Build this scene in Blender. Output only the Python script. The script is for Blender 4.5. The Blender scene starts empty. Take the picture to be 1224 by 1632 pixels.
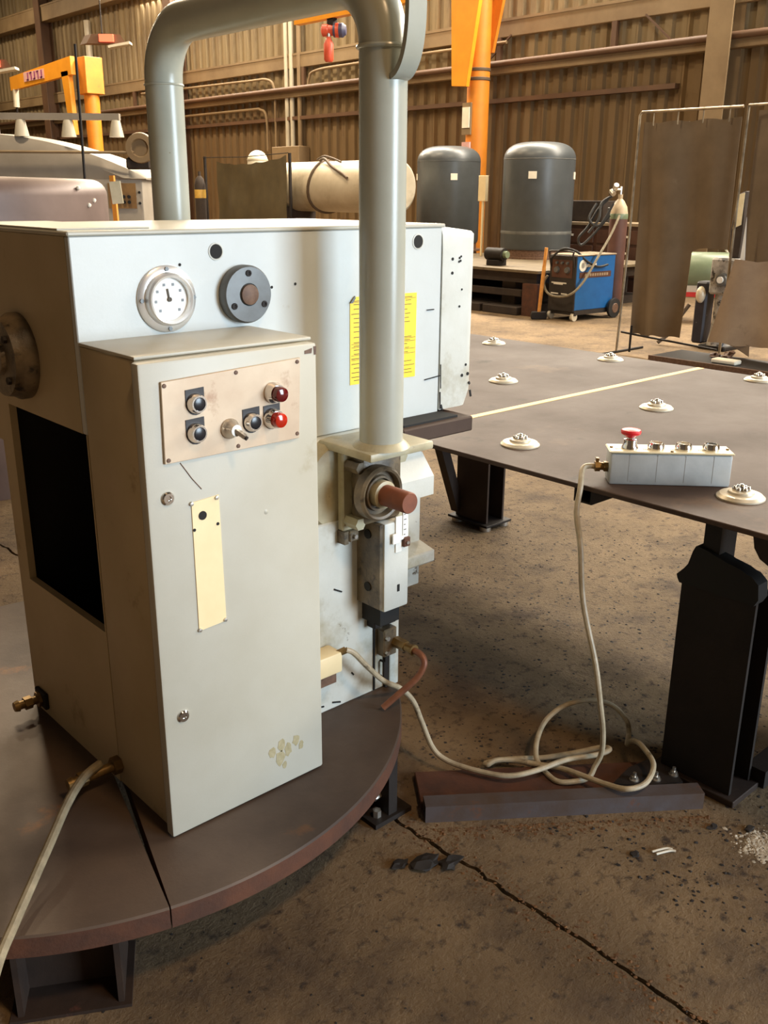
import bpy, bmesh, math, random
from mathutils import Vector, Matrix, noise
random.seed(7)
S = bpy.context.scene
COL = S.collection
PI = math.pi

# ------------------------------------------------------------------ camera
cam_d = bpy.data.cameras.new('camera'); cam = bpy.data.objects.new('camera', cam_d); COL.objects.link(cam)
cam_d.sensor_fit = 'VERTICAL'; cam_d.sensor_height = 24.0; cam_d.lens = 1500.0/1632.0*24.0
cam_d.clip_start = 0.05; cam_d.clip_end = 200
_r = Vector((0.74086754, -0.67161608, 0.00686521)); _f = Vector((0.63794564, 0.70045444, -0.3199827)).normalized()
_u = _r.cross(_f).normalized(); _r = _f.cross(_u).normalized()
cam.matrix_world = Matrix(((_r.x, _u.x, -_f.x, 0.0), (_r.y, _u.y, -_f.y, 0.0), (_r.z, _u.z, -_f.z, 1.6), (0, 0, 0, 1)))
S.camera = cam

# ------------------------------------------------------------------ light and exposure
S.view_settings.view_transform = 'Standard'; S.view_settings.look = 'None'
S.view_settings.gamma = 1.0; S.view_settings.use_curve_mapping = False
S.view_settings.exposure = 0.0
w = bpy.data.worlds.new('world'); S.world = w; w.use_nodes = True
w.node_tree.nodes['Background'].inputs[0].default_value = (0.62, 0.52, 0.40, 1)
w.node_tree.nodes['Background'].inputs[1].default_value = 0.25

def area(name, loc, target, sx, sy, power, color):
    d = bpy.data.lights.new(name, 'AREA'); d.shape = 'RECTANGLE'; d.size = sx; d.size_y = sy
    d.energy = power; d.color = color
    o = bpy.data.objects.new(name, d); COL.objects.link(o); o.location = loc
    o.rotation_euler = (Vector(target)-Vector(loc)).to_track_quat('-Z', 'Y').to_euler()
    return o
DAY = (0.72, 0.87, 1.0); WARM = (1.0, 0.80, 0.54)
area('daylight_of_front_door', (5.2, -7.8, 2.6), (1.8, 1.9, 1.3), 4.0, 4.4, 1320, DAY)
area('daylight_of_high_wall_panels', (14.55, 10.0, 7.4), (3.0, 10.0, 0.0), 34.0, 1.8, 11500, (1.0, 0.90, 0.74))
for lx, ly, pw in ((3.4, 9.2, 520), (8.5, 7.0, 260), (9.0, 13.5, 330), (11.0, 19.0, 600), (5.5, 16.0, 400), (10.5, 26.0, 480), (6.0, 26.0, 300), (11.0, 34.0, 420)):  # first lamp follows the machine's shadow, the others are added to brighten the background
    area('high_bay_and_fill_lamp', (lx, ly, 8.6), (lx, ly, 0), 0.9, 0.9, pw, WARM)
area('sodium_lamp', (1.2, -2.6, 7.0), (1.2, -2.6, 0), 0.7, 0.7, 240, (1.0, 0.66, 0.36))

# ------------------------------------------------------------------ materials
MATS = {}
def mat(name, c1, c2=None, scale=6.0, rough=0.5, metal=0.0, bump=0.0, bscale=None, spot=None, spot2=None, emit=None, spec=0.5, stretch=None, rvar=0.0, coat=0.0):
    m = bpy.data.materials.new(name); m.use_nodes = True
    nt = m.node_tree; N = nt.nodes; L = nt.links
    b = N['Principled BSDF']
    b.inputs['Roughness'].default_value = rough; b.inputs['Metallic'].default_value = metal
    b.inputs['Specular IOR Level'].default_value = spec
    b.inputs['Coat Weight'].default_value = coat
    tc = N.new('ShaderNodeTexCoord'); mp = N.new('ShaderNodeMapping')
    L.new(tc.outputs['Object'], mp.inputs['Vector'])
    if stretch: mp.inputs['Scale'].default_value = stretch
    def nz(s, det=6, ro=0.6):
        n = N.new('ShaderNodeTexNoise'); n.inputs['Scale'].default_value = s
        n.inputs['Detail'].default_value = det; n.inputs['Roughness'].default_value = ro
        L.new(mp.outputs['Vector'], n.inputs['Vector']); return n
    def ramp(src, a, bb):
        r = N.new('ShaderNodeMapRange'); r.inputs['From Min'].default_value = a; r.inputs['From Max'].default_value = bb
        L.new(src, r.inputs['Value']); return r.outputs['Result']
    def mixc(fac, A, B):
        x = N.new('ShaderNodeMix'); x.data_type = 'RGBA'
        L.new(fac, x.inputs['Factor'])
        for i, v in ((6, A), (7, B)):
            if isinstance(v, tuple): x.inputs[i].default_value = (*v, 1)
            else: L.new(v, x.inputs[i])
        return x.outputs[2]
    n1 = nz(scale)
    col = mixc(ramp(n1.outputs['Fac'], 0.32, 0.68), c1, c2 or tuple(v*0.82 for v in c1))
    for sp in (spot, spot2):
        if sp:
            n2 = nz(sp[1], 8, 0.65)
            col = mixc(ramp(n2.outputs['Fac'], sp[2], sp[2]+sp[3]), col, sp[0])
    L.new(col, b.inputs['Base Color'])
    if rvar:
        L.new(ramp(n1.outputs['Fac'], 0.5-0.25, 0.5+0.25), (mm := N.new('ShaderNodeMath')).inputs[0])
        mm.operation = 'MULTIPLY_ADD'; mm.inputs[1].default_value = rvar; mm.inputs[2].default_value = rough-rvar/2
        L.new(mm.outputs[0], b.inputs['Roughness'])
    if bump:
        nb = nz(bscale or scale*6, 8, 0.7); bp = N.new('ShaderNodeBump'); bp.inputs['Strength'].default_value = bump
        bp.inputs['Distance'].default_value = 0.01
        L.new(nb.outputs['Fac'], bp.inputs['Height']); L.new(bp.outputs['Normal'], b.inputs['Normal'])
    if emit:
        b.inputs['Emission Color'].default_value = (*emit[0], 1); b.inputs['Emission Strength'].default_value = emit[1]
    MATS[name] = m; return m
def srgb(r, g, b):
    def f(v):
        v /= 255.0
        return v/12.92 if v <= 0.04045 else ((v+0.055)/1.055)**2.4
    return (f(r), f(g), f(b))

mat('concrete', srgb(136, 114, 86), srgb(98, 80, 58), 1.6, 0.82, bump=0.9, bscale=55, spot=(srgb(76, 62, 50), 3.4, 0.50, 0.22), spot2=(srgb(62, 50, 40), 26, 0.54, 0.14), spec=0.3)
mat('joint_dirt', srgb(44, 32, 22), srgb(70, 44, 24), 20, 0.95, bump=0.6)
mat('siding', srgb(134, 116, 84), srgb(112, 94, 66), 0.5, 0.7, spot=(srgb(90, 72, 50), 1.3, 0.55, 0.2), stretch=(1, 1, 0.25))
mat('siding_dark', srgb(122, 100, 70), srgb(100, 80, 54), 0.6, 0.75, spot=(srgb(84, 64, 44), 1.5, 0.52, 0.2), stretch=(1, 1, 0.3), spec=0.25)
mat('wall_steel', srgb(140, 118, 86), srgb(116, 94, 66), 1.2, 0.65)
mat('wall_steel_dark', srgb(98, 70, 48), srgb(80, 56, 38), 1.2, 0.6)
mat('dull_dark', srgb(60, 50, 40), None, 1, 0.9)
mat('paint', srgb(198, 203, 202), srgb(188, 191, 187), 3.0, 0.38, bump=0.05, bscale=160, spot=(srgb(160, 152, 132), 7, 0.66, 0.14))
mat('paint_worn', srgb(206, 208, 202), srgb(188, 188, 178), 4.0, 0.42, bump=0.08, bscale=120, spot=(srgb(96, 84, 68), 13, 0.64, 0.05), spot2=(srgb(150, 140, 112), 4, 0.55, 0.2))
mat('paint_shaded_side', srgb(190, 172, 138), srgb(172, 154, 118), 3.0, 0.5, spot=(srgb(132, 112, 80), 6, 0.62, 0.15))  # machine paint turned browner to stand for the shaded side
mat('paint_cab_dimmed', srgb(186, 183, 170), srgb(174, 169, 153), 2.5, 0.42, bump=0.04, bscale=200, spot=(srgb(148, 136, 108), 5, 0.66, 0.16))  # same paint darkened, standing in for weaker light on the cabinet
mat('paint_pipe', srgb(170, 170, 158), srgb(158, 158, 144), 4.0, 0.26, bump=0.03, bscale=140, spot=(srgb(120, 104, 60), 60, 0.73, 0.02))
mat('olive_paint', srgb(186, 178, 150), srgb(150, 140, 112), 9, 0.4, bump=0.1, bscale=120, spot=(srgb(84, 72, 52), 16, 0.62, 0.1))
mat('greasy', srgb(120, 104, 80), srgb(66, 56, 42), 16, 0.38, bump=0.2, bscale=90, spot=(srgb(34, 28, 22), 24, 0.55, 0.12))
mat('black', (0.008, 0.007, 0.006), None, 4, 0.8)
mat('black_rubber', (0.015, 0.014, 0.013), None, 10, 0.6)
mat('black_gloss', (0.012, 0.012, 0.016), None, 10, 0.25)
mat('rust_shaft', srgb(128, 72, 46), srgb(104, 58, 38), 22, 0.6, bump=0.1)
mat('plate_steel', srgb(80, 65, 57), srgb(66, 53, 46), 2.2, 0.62, metal=0.0, spec=0.14, bump=0.06, bscale=60, spot=(srgb(108, 85, 64), 1.7, 0.60, 0.16), spot2=(srgb(50, 40, 35), 5.5, 0.62, 0.12), rvar=0.15)
mat('disk_steel', srgb(88, 72, 60), srgb(68, 55, 47), 3.2, 0.55, metal=0.1, bump=0.08, bscale=60, spot=(srgb(114, 76, 44), 4.5, 0.64, 0.1), rvar=0.2)
mat('rust_edge', srgb(92, 54, 34), srgb(68, 42, 30), 12, 0.8, bump=0.25)
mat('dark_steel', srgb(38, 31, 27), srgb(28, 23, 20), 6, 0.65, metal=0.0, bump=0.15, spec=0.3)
mat('leg_steel', srgb(60, 46, 38), srgb(44, 34, 29), 6, 0.6, metal=0.0, spot=(srgb(92, 56, 46), 8, 0.66, 0.08), bump=0.15, spec=0.3)
mat('blue_steel', srgb(92, 88, 92), srgb(84, 68, 58), 9, 0.5, metal=0.2, spot=(srgb(112, 72, 48), 12, 0.6, 0.1), bump=0.1)
mat('chrome', (0.78, 0.76, 0.73), None, 6, 0.14, metal=1.0)
mat('chrome_bezel', (0.86, 0.86, 0.85), (0.8, 0.8, 0.79), 9, 0.28, metal=0.7)
mat('scored', srgb(140, 142, 142), None, 8, 0.5)
mat('zinc', (0.62, 0.58, 0.52), (0.5, 0.46, 0.4), 40, 0.35, metal=0.9)
mat('brass_dull', srgb(150, 122, 74), srgb(108, 86, 54), 30, 0.4, metal=0.6)
mat('dial_white', srgb(238, 238, 234), srgb(232, 232, 226), 5, 0.35)
mat('glass_clear', (0.9, 0.9, 0.9), None, 5, 0.05)
_g = MATS['glass_clear'].node_tree.nodes['Principled BSDF']; _g.inputs['Transmission Weight'].default_value = 1.0; _g.inputs['Alpha'].default_value = 0.25
mat('knob_grey', srgb(104, 106, 106), srgb(92, 92, 90), 20, 0.4, metal=0.3)
mat('rust_brown', srgb(116, 88, 68), srgb(84, 58, 42), 40, 0.6)
mat('panel_plate', srgb(206, 186, 160), srgb(188, 164, 138), 7, 0.42, metal=0.15, spot=(srgb(150, 112, 84), 9, 0.62, 0.14))
mat('cream', srgb(236, 216, 172), srgb(226, 204, 158), 8, 0.5)
mat('red_dark', srgb(96, 14, 18), None, 8, 0.15, coat=0.5)
mat('red_bright', srgb(196, 42, 18), srgb(160, 30, 14), 30, 0.15, coat=0.5)
mat('red_button', srgb(214, 36, 44), None, 8, 0.35)
mat('yellow_label', srgb(250, 214, 60), srgb(246, 206, 54), 8, 0.45)
mat('print_dark', srgb(70, 58, 40), None, 8, 0.6)
mat('tape_yellow', srgb(216, 176, 84), srgb(196, 154, 70), 14, 0.5, spot=(srgb(112, 90, 60), 22, 0.6, 0.08))
mat('disc_white', srgb(214, 204, 182), srgb(196, 184, 160), 30, 0.4, metal=0.2)
mat('ball_steel', (0.75, 0.73, 0.7), None, 6, 0.2, metal=1.0)
mat('box_grey', srgb(176, 180, 180), srgb(160, 164, 164), 14, 0.42, spot=(srgb(116, 112, 106), 26, 0.66, 0.06), bump=0.05)
mat('lid_cream', srgb(218, 208, 176), srgb(206, 194, 158), 16, 0.4)
mat('cable_grey', srgb(186, 172, 146), srgb(150, 136, 110), 26, 0.45, spot=(srgb(96, 82, 62), 14, 0.6, 0.1))
mat('hose_grey', srgb(140, 128, 104), srgb(108, 98, 78), 30, 0.6)
mat('copper', srgb(142, 92, 66), srgb(108, 66, 48), 18, 0.5, metal=0.3)
mat('tank_primer', srgb(78, 82, 84), srgb(68, 71, 72), 3, 0.38, bump=0.04, bscale=120)
mat('tank_scuff', srgb(112, 112, 108), srgb(78, 78, 74), 5, 0.5)
mat('sticker_white', srgb(244, 236, 216), None, 5, 0.5)
mat('crane_yellow', srgb(238, 160, 40), srgb(226, 148, 36), 3, 0.4)
mat('crane_yellow_old', srgb(214, 132, 36), srgb(194, 116, 32), 3, 0.5, spot=(srgb(120, 88, 50), 6, 0.66, 0.1))
mat('crane_dark', srgb(132, 66, 26), None, 4, 0.6)
mat('hoist_red', srgb(206, 84, 54), srgb(180, 66, 44), 8, 0.45)
mat('hoist_blue', srgb(72, 72, 100), None, 8, 0.5)
mat('purple_ink', srgb(150, 70, 120), None, 8, 0.6)
mat('pink_plate', srgb(226, 176, 170), None, 8, 0.6)
mat('blue_welder', srgb(30, 92, 150), srgb(26, 82, 136), 6, 0.4, spot=(srgb(40, 60, 84), 12, 0.66, 0.1))
mat('welder_black', srgb(34, 30, 28), srgb(46, 40, 36), 14, 0.5)
mat('welder_top', srgb(150, 130, 104), None, 8, 0.5)
mat('white_mark', srgb(230, 224, 208), None, 6, 0.5)
mat('brown_strip', srgb(86, 54, 40), None, 8, 0.5)
mat('hammer_wood', srgb(222, 158, 76), srgb(200, 130, 58), 20, 0.5)
mat('drawer_brown', srgb(84, 54, 38), srgb(70, 44, 32), 6, 0.5)
mat('curtain', srgb(116, 98, 76), srgb(100, 84, 64), 3, 0.6, spot=(srgb(138, 124, 102), 2.0, 0.62, 0.14), bump=0.1, bscale=60)
mat('curtain_pale', srgb(150, 128, 104), srgb(128, 106, 86), 3, 0.55, spot=(srgb(96, 80, 62), 2.4, 0.55, 0.14), bump=0.1, bscale=60)
mat('tarp', srgb(92, 80, 54), srgb(80, 70, 48), 4, 0.7, bump=0.15, bscale=30)
mat('rod_steel', srgb(176, 160, 134), srgb(120, 104, 82), 8, 0.4, metal=0.4)
mat('silver_tank', srgb(196, 186, 166), srgb(176, 164, 142), 2.5, 0.5, metal=0.1, spot=(srgb(150, 136, 112), 2.2, 0.55, 0.2))
mat('strap', srgb(88, 70, 50), None, 8, 0.7)
mat('grey_machine', srgb(146, 136, 122), srgb(132, 122, 108), 3, 0.55)
mat('vessel_rust', srgb(112, 92, 84), srgb(88, 70, 62), 2.2, 0.5, metal=0.2, spot=(srgb(140, 100, 92), 2.4, 0.6, 0.12), bump=0.05)
mat('orange_stake', srgb(232, 150, 52), None, 8, 0.6)
mat('gas_cyl', srgb(98, 64, 54), srgb(82, 54, 44), 4, 0.6)
mat('gas_cyl_top', srgb(196, 176, 146), srgb(170, 150, 120), 6, 0.5)
mat('green_tank', srgb(120, 132, 104), srgb(106, 118, 92), 5, 0.4)
mat('red_paint', srgb(190, 40, 34), None, 6, 0.4)
mat('grey_white', srgb(178, 172, 162), srgb(96, 90, 84), 9, 0.5, spot=(srgb(44, 38, 34), 12, 0.55, 0.06))
mat('navy_dark', srgb(26, 24, 34), srgb(40, 36, 42), 9, 0.5, spot=(srgb(140, 140, 140), 14, 0.66, 0.05))
mat('wood_crate', srgb(140, 106, 62), srgb(112, 82, 48), 6, 0.7, bump=0.2)
mat('platform_top', srgb(112, 98, 74), srgb(92, 78, 58), 3, 0.7, spot=(srgb(70, 58, 44), 4, 0.56, 0.14))
mat('timber_dark', srgb(58, 46, 36), srgb(44, 34, 28), 8, 0.8, bump=0.3)
mat('heater_glow', (0.9, 0.1, 0.04), None, 3, 0.5, emit=((1.0, 0.10, 0.05), 2.2))
mat('reflector', srgb(200, 190, 168), None, 3, 0.4)
mat('gravel', srgb(40, 34, 30), srgb(26, 22, 20), 30, 0.8)
mat('chalk_dust', srgb(196, 186, 168), srgb(130, 118, 100), 40, 0.9)
mat('rust_crumb', srgb(118, 82, 46), srgb(80, 54, 32), 30, 0.9)

# ------------------------------------------------------------------ mesh builder
ORG = {}
class MB:
    def __init__(self, xf=None):
        self.bm = bmesh.new(); self.xf = xf
    def _v(self, p): return self.bm.verts.new(p)
    def _f(self, vs, m=0):
        try:
            f = self.bm.faces.new(vs); f.material_index = m; return f
        except ValueError: return None
    def box(self, x0, x1, y0, y1, z0, z1, m=0, bev=0.0, seg=1, M=None):
        c = [(x, y, z) for x in (x0, x1) for y in (y0, y1) for z in (z0, z1)]
        vs = [self._v((M @ Vector(p)) if M else p) for p in c]
        fs = [self._f([vs[i] for i in q], m) for q in ((0,1,3,2),(4,6,7,5),(0,4,5,1),(2,3,7,6),(0,2,6,4),(1,5,7,3))]
        if bev:
            es = list({e for f in fs for e in f.edges})
            r = bmesh.ops.bevel(self.bm, geom=es, offset=bev, segments=seg, affect='EDGES', profile=0.5)
            for f in r['faces']: f.material_index = m
        return self
    def bar(self, p0, p1, wd, ht, m=0, up=(0, 0, 1), bev=0.0):
        p0 = Vector(p0); p1 = Vector(p1); d = (p1-p0); ln = d.length; d.normalize()
        s = d.cross(Vector(up))
        if s.length < 1e-4: s = d.cross(Vector((1, 0, 0)))
        s.normalize(); u = s.cross(d)
        M = Matrix(((d.x, s.x, u.x, p0.x), (d.y, s.y, u.y, p0.y), (d.z, s.z, u.z, p0.z), (0, 0, 0, 1)))
        return self.box(0, ln, -wd/2, wd/2, -ht/2, ht/2, m, bev, 1, M)
    def rings(self, rings, m=0, cap0=True, cap1=True, closed=False):
        R = [[self._v(p) for p in r] for r in rings]; n = len(R[0])
        pairs = list(zip(R[:-1], R[1:])) + ([(R[-1], R[0])] if closed else [])
        for a, b in pairs:
            for i in range(n): self._f((a[i], a[(i+1) % n], b[(i+1) % n], b[i]), m)
        if not closed:
            if cap0: self._f(R[0][::-1], m)
            if cap1: self._f(R[-1], m)
        return self
    def cyl(self, p0, p1, r0, r1=None, seg=20, m=0, cap0=True, cap1=True):
        p0 = Vector(p0); p1 = Vector(p1); r1 = r0 if r1 is None else r1
        q = (p1-p0).to_track_quat('Z', 'Y')
        rg = []
        for p, r in ((p0, r0), (p1, r1)):
            rg.append([p + q @ Vector((r*math.cos(2*PI*i/seg), r*math.sin(2*PI*i/seg), 0)) for i in range(seg)])
        return self.rings(rg, m, cap0, cap1)
    def lathe(self, prof, o=(0, 0, 0), axis=(0, 0, 1), seg=32, m=0, cap0=True, cap1=True):
        o = Vector(o); q = Vector(axis).to_track_quat('Z', 'Y')
        rg = [[o + q @ Vector((max(r, 1e-5)*math.cos(2*PI*i/seg), max(r, 1e-5)*math.sin(2*PI*i/seg), h)) for i in range(seg)] for r, h in prof]
        return self.rings(rg, m, cap0, cap1)
    def tube(self, pts, r, seg=8, m=0, closed=False, smooth=0, flat=None):
        pts = [Vector(p) for p in pts]
        if smooth: pts = catmull(pts, smooth, closed)
        rg = []; n = len(pts); prev = None
        for i, p in enumerate(pts):
            a = pts[(i-1) % n] if (i > 0 or closed) else p; b = pts[(i+1) % n] if (i < n-1 or closed) else p
            t = (b-a).normalized()
            if prev is None:
                s = t.cross(Vector((0, 0, 1)))
                if s.length < 0.1: s = t.cross(Vector((1, 0, 0)))
            else: s = prev - t*prev.dot(t)
            s.normalize(); prev = s; u = t.cross(s)
            rr = r[i*len(r)//n] if isinstance(r, (list, tuple)) else r
            rg.append([p + s*(rr*math.cos(2*PI*k/seg)) + u*(rr*math.sin(2*PI*k/seg)) for k in range(seg)])
        return self.rings(rg, m, closed=closed)
    def prism(self, poly, fn, t0, t1, m=0, bev=0.0):
        a = [self._v(fn(u, v, t0)) for u, v in poly]; b = [self._v(fn(u, v, t1)) for u, v in poly]
        n = len(poly); fs = [self._f(a[::-1], m), self._f(b, m)]
        for i in range(n): fs.append(self._f((a[i], a[(i+1) % n], b[(i+1) % n], b[i]), m))
        if bev:
            es = list({e for f in fs if f for e in f.edges})
            bmesh.ops.bevel(self.bm, geom=es, offset=bev, segments=1, affect='EDGES')
        return self
    def hexbolt(self, p, axis, r, h, m=0):
        p = Vector(p); a = Vector(axis).normalized()
        return self.cyl(p, p+a*h, r, r, 6, m)
    def sphere(self, c, r, m=0, seg=14, rn=8, sc=(1, 1, 1)):
        c = Vector(c)
        pr = [(math.sin(PI*i/rn), -math.cos(PI*i/rn)) for i in range(rn+1)]
        rg = [[c + Vector((r*sc[0]*max(a, 1e-4)*math.cos(2*PI*k/seg), r*sc[1]*max(a, 1e-4)*math.sin(2*PI*k/seg), r*sc[2]*b)) for k in range(seg)] for a, b in pr]
        return self.rings(rg, m)
    def build(self, name, mats, parent=None, org=(0, 0, 0), angle=35, kind=None, label=None):
        if self.xf:
            for v in self.bm.verts: v.co = self.xf @ v.co
        o0 = Vector(ORG.get(parent.name, (0, 0, 0))) if parent else Vector(org)
        for v in self.bm.verts: v.co -= o0
        bmesh.ops.recalc_face_normals(self.bm, faces=self.bm.faces)
        me = bpy.data.meshes.new(name); self.bm.to_mesh(me); self.bm.free()
        if isinstance(mats, str): mats = [mats]
        for mm in mats: me.materials.append(MATS[mm])
        me.polygons.foreach_set('use_smooth', [True]*len(me.polygons))
        me.set_sharp_from_angle(angle=math.radians(angle))
        o = bpy.data.objects.new(name, me); COL.objects.link(o)
        if parent: o.parent = parent
        else: o.location = o0
        ORG[o.name] = tuple(o0)
        if kind: o['kind'] = kind
        if label: o['label'] = label
        return o
def catmull(P, n, closed=False):
    out = []; L = len(P); last = L if closed else L-1
    for i in range(last):
        p0 = P[(i-1) % L] if (closed or i > 0) else P[0]; p1 = P[i]; p2 = P[(i+1) % L]
        p3 = P[(i+2) % L] if (closed or i < L-2) else P[-1]
        for k in range(n):
            t = k/n
            out.append(0.5*((2*p1) + (p2-p0)*t + (2*p0-5*p1+4*p2-p3)*t*t + (3*p1-p0-3*p2+p3)*t**3))
    if not closed: out.append(P[-1])
    return out
def thing(name, label, cat, loc=(0, 0, 0), group=None):
    o = bpy.data.objects.new(name, None); COL.objects.link(o); o.location = loc; o.empty_display_size = 0.1
    o['label'] = label; o['category'] = cat
    if group: o['group'] = group
    ORG[o.name] = tuple(loc); return o
def tag(o, label, cat, group=None):
    o['label'] = label; o['category'] = cat
    if group: o['group'] = group
    return o
def copy_part(src, parent, loc=None):
    c = src.copy(); COL.objects.link(c); c.parent = parent
    if loc is not None: c.location = loc
    ORG[c.name] = ORG.get(src.name, (0, 0, 0)); return c
FX = lambda x: (lambda u, v, t: (x+t, u, v))       # polygon (y,z) extruded in x
FY = lambda y: (lambda u, v, t: (u, y+t, v))       # polygon (x,z) extruded in y
FZ = lambda z: (lambda u, v, t: (u, v, z+t))       # polygon (x,y) extruded in z

# ------------------------------------------------------------------ THE HALL
def jag(y, amp=0.012):
    return 1.472 + 0.02*math.sin(y*2.1) + amp*noise.noise(Vector((y*9, 0, 0))) + amp*0.8*noise.noise(Vector((y*31, 3, 0)))
floor = MB().box(-5, 15.2, -8.2, 46, -0.12, -0.022).build('floor', 'joint_dirt', kind='structure')
floor['label'] = 'brown stained concrete shop floor with a crumbling joint'
ys = [-8.2] + [-1.0+0.02*i for i in range(int(5.5/0.02))] + [4.6, 46]
lp = [(-5, 46), (-5, -8.2)] + [(jag(y)-0.006-0.006*abs(noise.noise(Vector((y*23, 7, 0)))), y) for y in ys]
rp = [(15.2, -8.2), (15.2, 46)] + [(jag(y)+0.005, y) for y in reversed(ys)]
for poly in (lp, rp):
    MB().prism(poly, FZ(-0.03), 0.0, 0.03).build('floor_slab', 'concrete', floor)

XW = 15.0
wall = MB().box(XW+0.10, XW+0.16, -8.2, 46, 0, 9.5).build('wall_right', 'dull_dark', kind='structure')
wall['label'] = 'brown corrugated steel siding wall along the hall'
def sheet(mbn, z0, z1, m):
    P = 0.32; mb = MB(); pr = []
    for k in range(3):
        o = k*P
        pr += [(o, 0.0), (o+0.10, 0.0), (o+0.135, 0.06), (o+0.25, 0.06), (o+0.285, 0.0)]
    pr.append((3*P+0.01, 0.0))
    a = [mb._v((XW+d, y, z0)) for y, d in pr]; b = [mb._v((XW+d, y, z1)) for y, d in pr]
    for i in range(len(pr)-1): mb._f((a[i], a[i+1], b[i+1], b[i]), 0)
    return mb.build(mbn, m, wall, angle=20)
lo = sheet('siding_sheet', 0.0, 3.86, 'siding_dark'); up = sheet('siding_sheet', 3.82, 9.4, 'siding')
up.location.x = 0.02
y = -8.0; first = True
while y < 45:
    for src in (lo, up):
        c = src if first else copy_part(src, wall)
        c.location = (src.location.x, y, 0)
    first = False; y += 0.96
# girts, rails, columns and pipes on the wall: parts of the wall
for nm, z0, z1, x0, x1, m in (('girt', 3.78, 3.90, -0.20, 0.0, 'wall_steel'), ('girt', 4.42, 4.72, -0.10, 0.02, 'wall_steel'), ('girt', 6.85, 7.3, -0.35, 0.02, 'wall_steel')):
    mb = MB(); mb.box(XW+x0, XW+x1, -8, 45.5, z0, z1, 0, 0.008); mb.box(XW+x0-0.012, XW+x0+0.02, -8, 45.5, z1-0.03, z1+0.02, 0)
    mb.build(nm, m, wall)
MB().cyl((XW-0.26, -8, 3.95), (XW-0.26, 45.5, 3.95), 0.055, seg=12).build('wall_pipe', 'wall_steel_dark', wall)
MB().box(XW-0.14, XW+0.02, 9.3, 45, 3.28, 3.36).build('girt', 'wall_steel_dark', wall)
for yc in (8.45, 16.6, 24.8, 33.0, 41.0, 0.2):
    mb = MB()
    mb.box(XW-0.42, XW-0.39, yc-0.2, yc+0.2, 0, 9.4); mb.box(XW-0.05, XW-0.02, yc-0.2, yc+0.2, 0, 9.4); mb.box(XW-0.4, XW-0.04, yc-0.012, yc+0.012, 0, 9.4)
    mb.build('wall_column', 'wall_steel' if yc < 9 else 'wall_steel_dark', wall)
for yc in (10.6, 13.2, 19.3, 27.5):
    MB().box(XW-0.12, XW-0.04, yc-0.05, yc+0.05, 3.9, 4.42).build('girt_stud', 'wall_steel_dark', wall)
for ya, yb in ((9.4, 10.0), (13.6, 12.9)):
    MB().bar((XW-0.1, ya, 3.95), (XW-0.1, yb, 4.45), 0.03, 0.03).build('girt_brace', 'wall_steel_dark', wall)
for yc, zb in ((19.95, 2.4), (19.75, 2.4), (19.45, 2.4)):
    MB().cyl((XW-0.1, yc, zb), (XW-0.1, yc, 7.5), 0.055, seg=10).build('conduit', 'reflector' if yc > 19.5 else 'wall_steel', wall)
def bentpipe(pts, r=0.03, m='wall_steel'):
    MB().tube(pts, r, 8, smooth=6).build('conduit', m, wall)
bentpipe([(XW-0.12, 27.0, 4.33), (XW-0.12, 24.0, 4.3), (XW-0.12, 21.5, 4.27), (XW-0.12, 20.75, 4.25), (XW-0.12, 20.45, 4.05), (XW-0.12, 20.42, 3.4), (XW-0.12, 20.42, 2.6)])
bentpipe([(XW-0.16, 25.0, 3.6), (XW-0.16, 21.5, 3.6), (XW-0.16, 21.0, 3.58), (XW-0.16, 20.75, 3.4), (XW-0.16, 20.72, 2.6)])
bentpipe([(XW-0.12, 19.1, 3.9), (XW-0.12, 19.05, 4.15), (XW-0.12, 18.8, 4.3), (XW-0.12, 17.5, 4.33), (XW-0.12, 13.0, 4.33)])
bentpipe([(XW-0.12, 30.1, 4.4), (XW-0.12, 30.1, 5.4), (XW-0.12, 30.1, 6.6)], 0.1, 'reflector')
MB().box(XW-0.35, XW-0.02, 19.2, 20.3, 2.2, 2.68, 0, 0.01).build('wall_box', 'wall_steel', wall)
# the rest of the hall, behind and above the photographer
MB().box(-5.2, -5.0, -8.2, 46, 0, 9.5).build('wall_left', 'dull_dark', kind='structure')['label'] = 'dark side wall behind the photographer'
MB().box(-5.2, 15.2, 46, 46.2, 0, 9.5).build('wall_back', 'siding', kind='structure')['label'] = 'far end wall of the hall'
mbw = MB(); mbw.box(-5.2, 2.9, -8.3, -8.1, 0, 9.5); mbw.box(7.5, 15.2, -8.3, -8.1, 0, 9.5); mbw.box(2.9, 7.5, -8.3, -8.1, 5.0, 9.5)
mbw.build('wall_front', 'siding', kind='structure')['label'] = 'end wall with a tall open door behind the photographer'
MB().box(-5.2, 15.2, -8.3, 46.2, 9.5, 9.6).build('ceiling', 'dull_dark', kind='structure')['label'] = 'dark steel roof of the hall'

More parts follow.
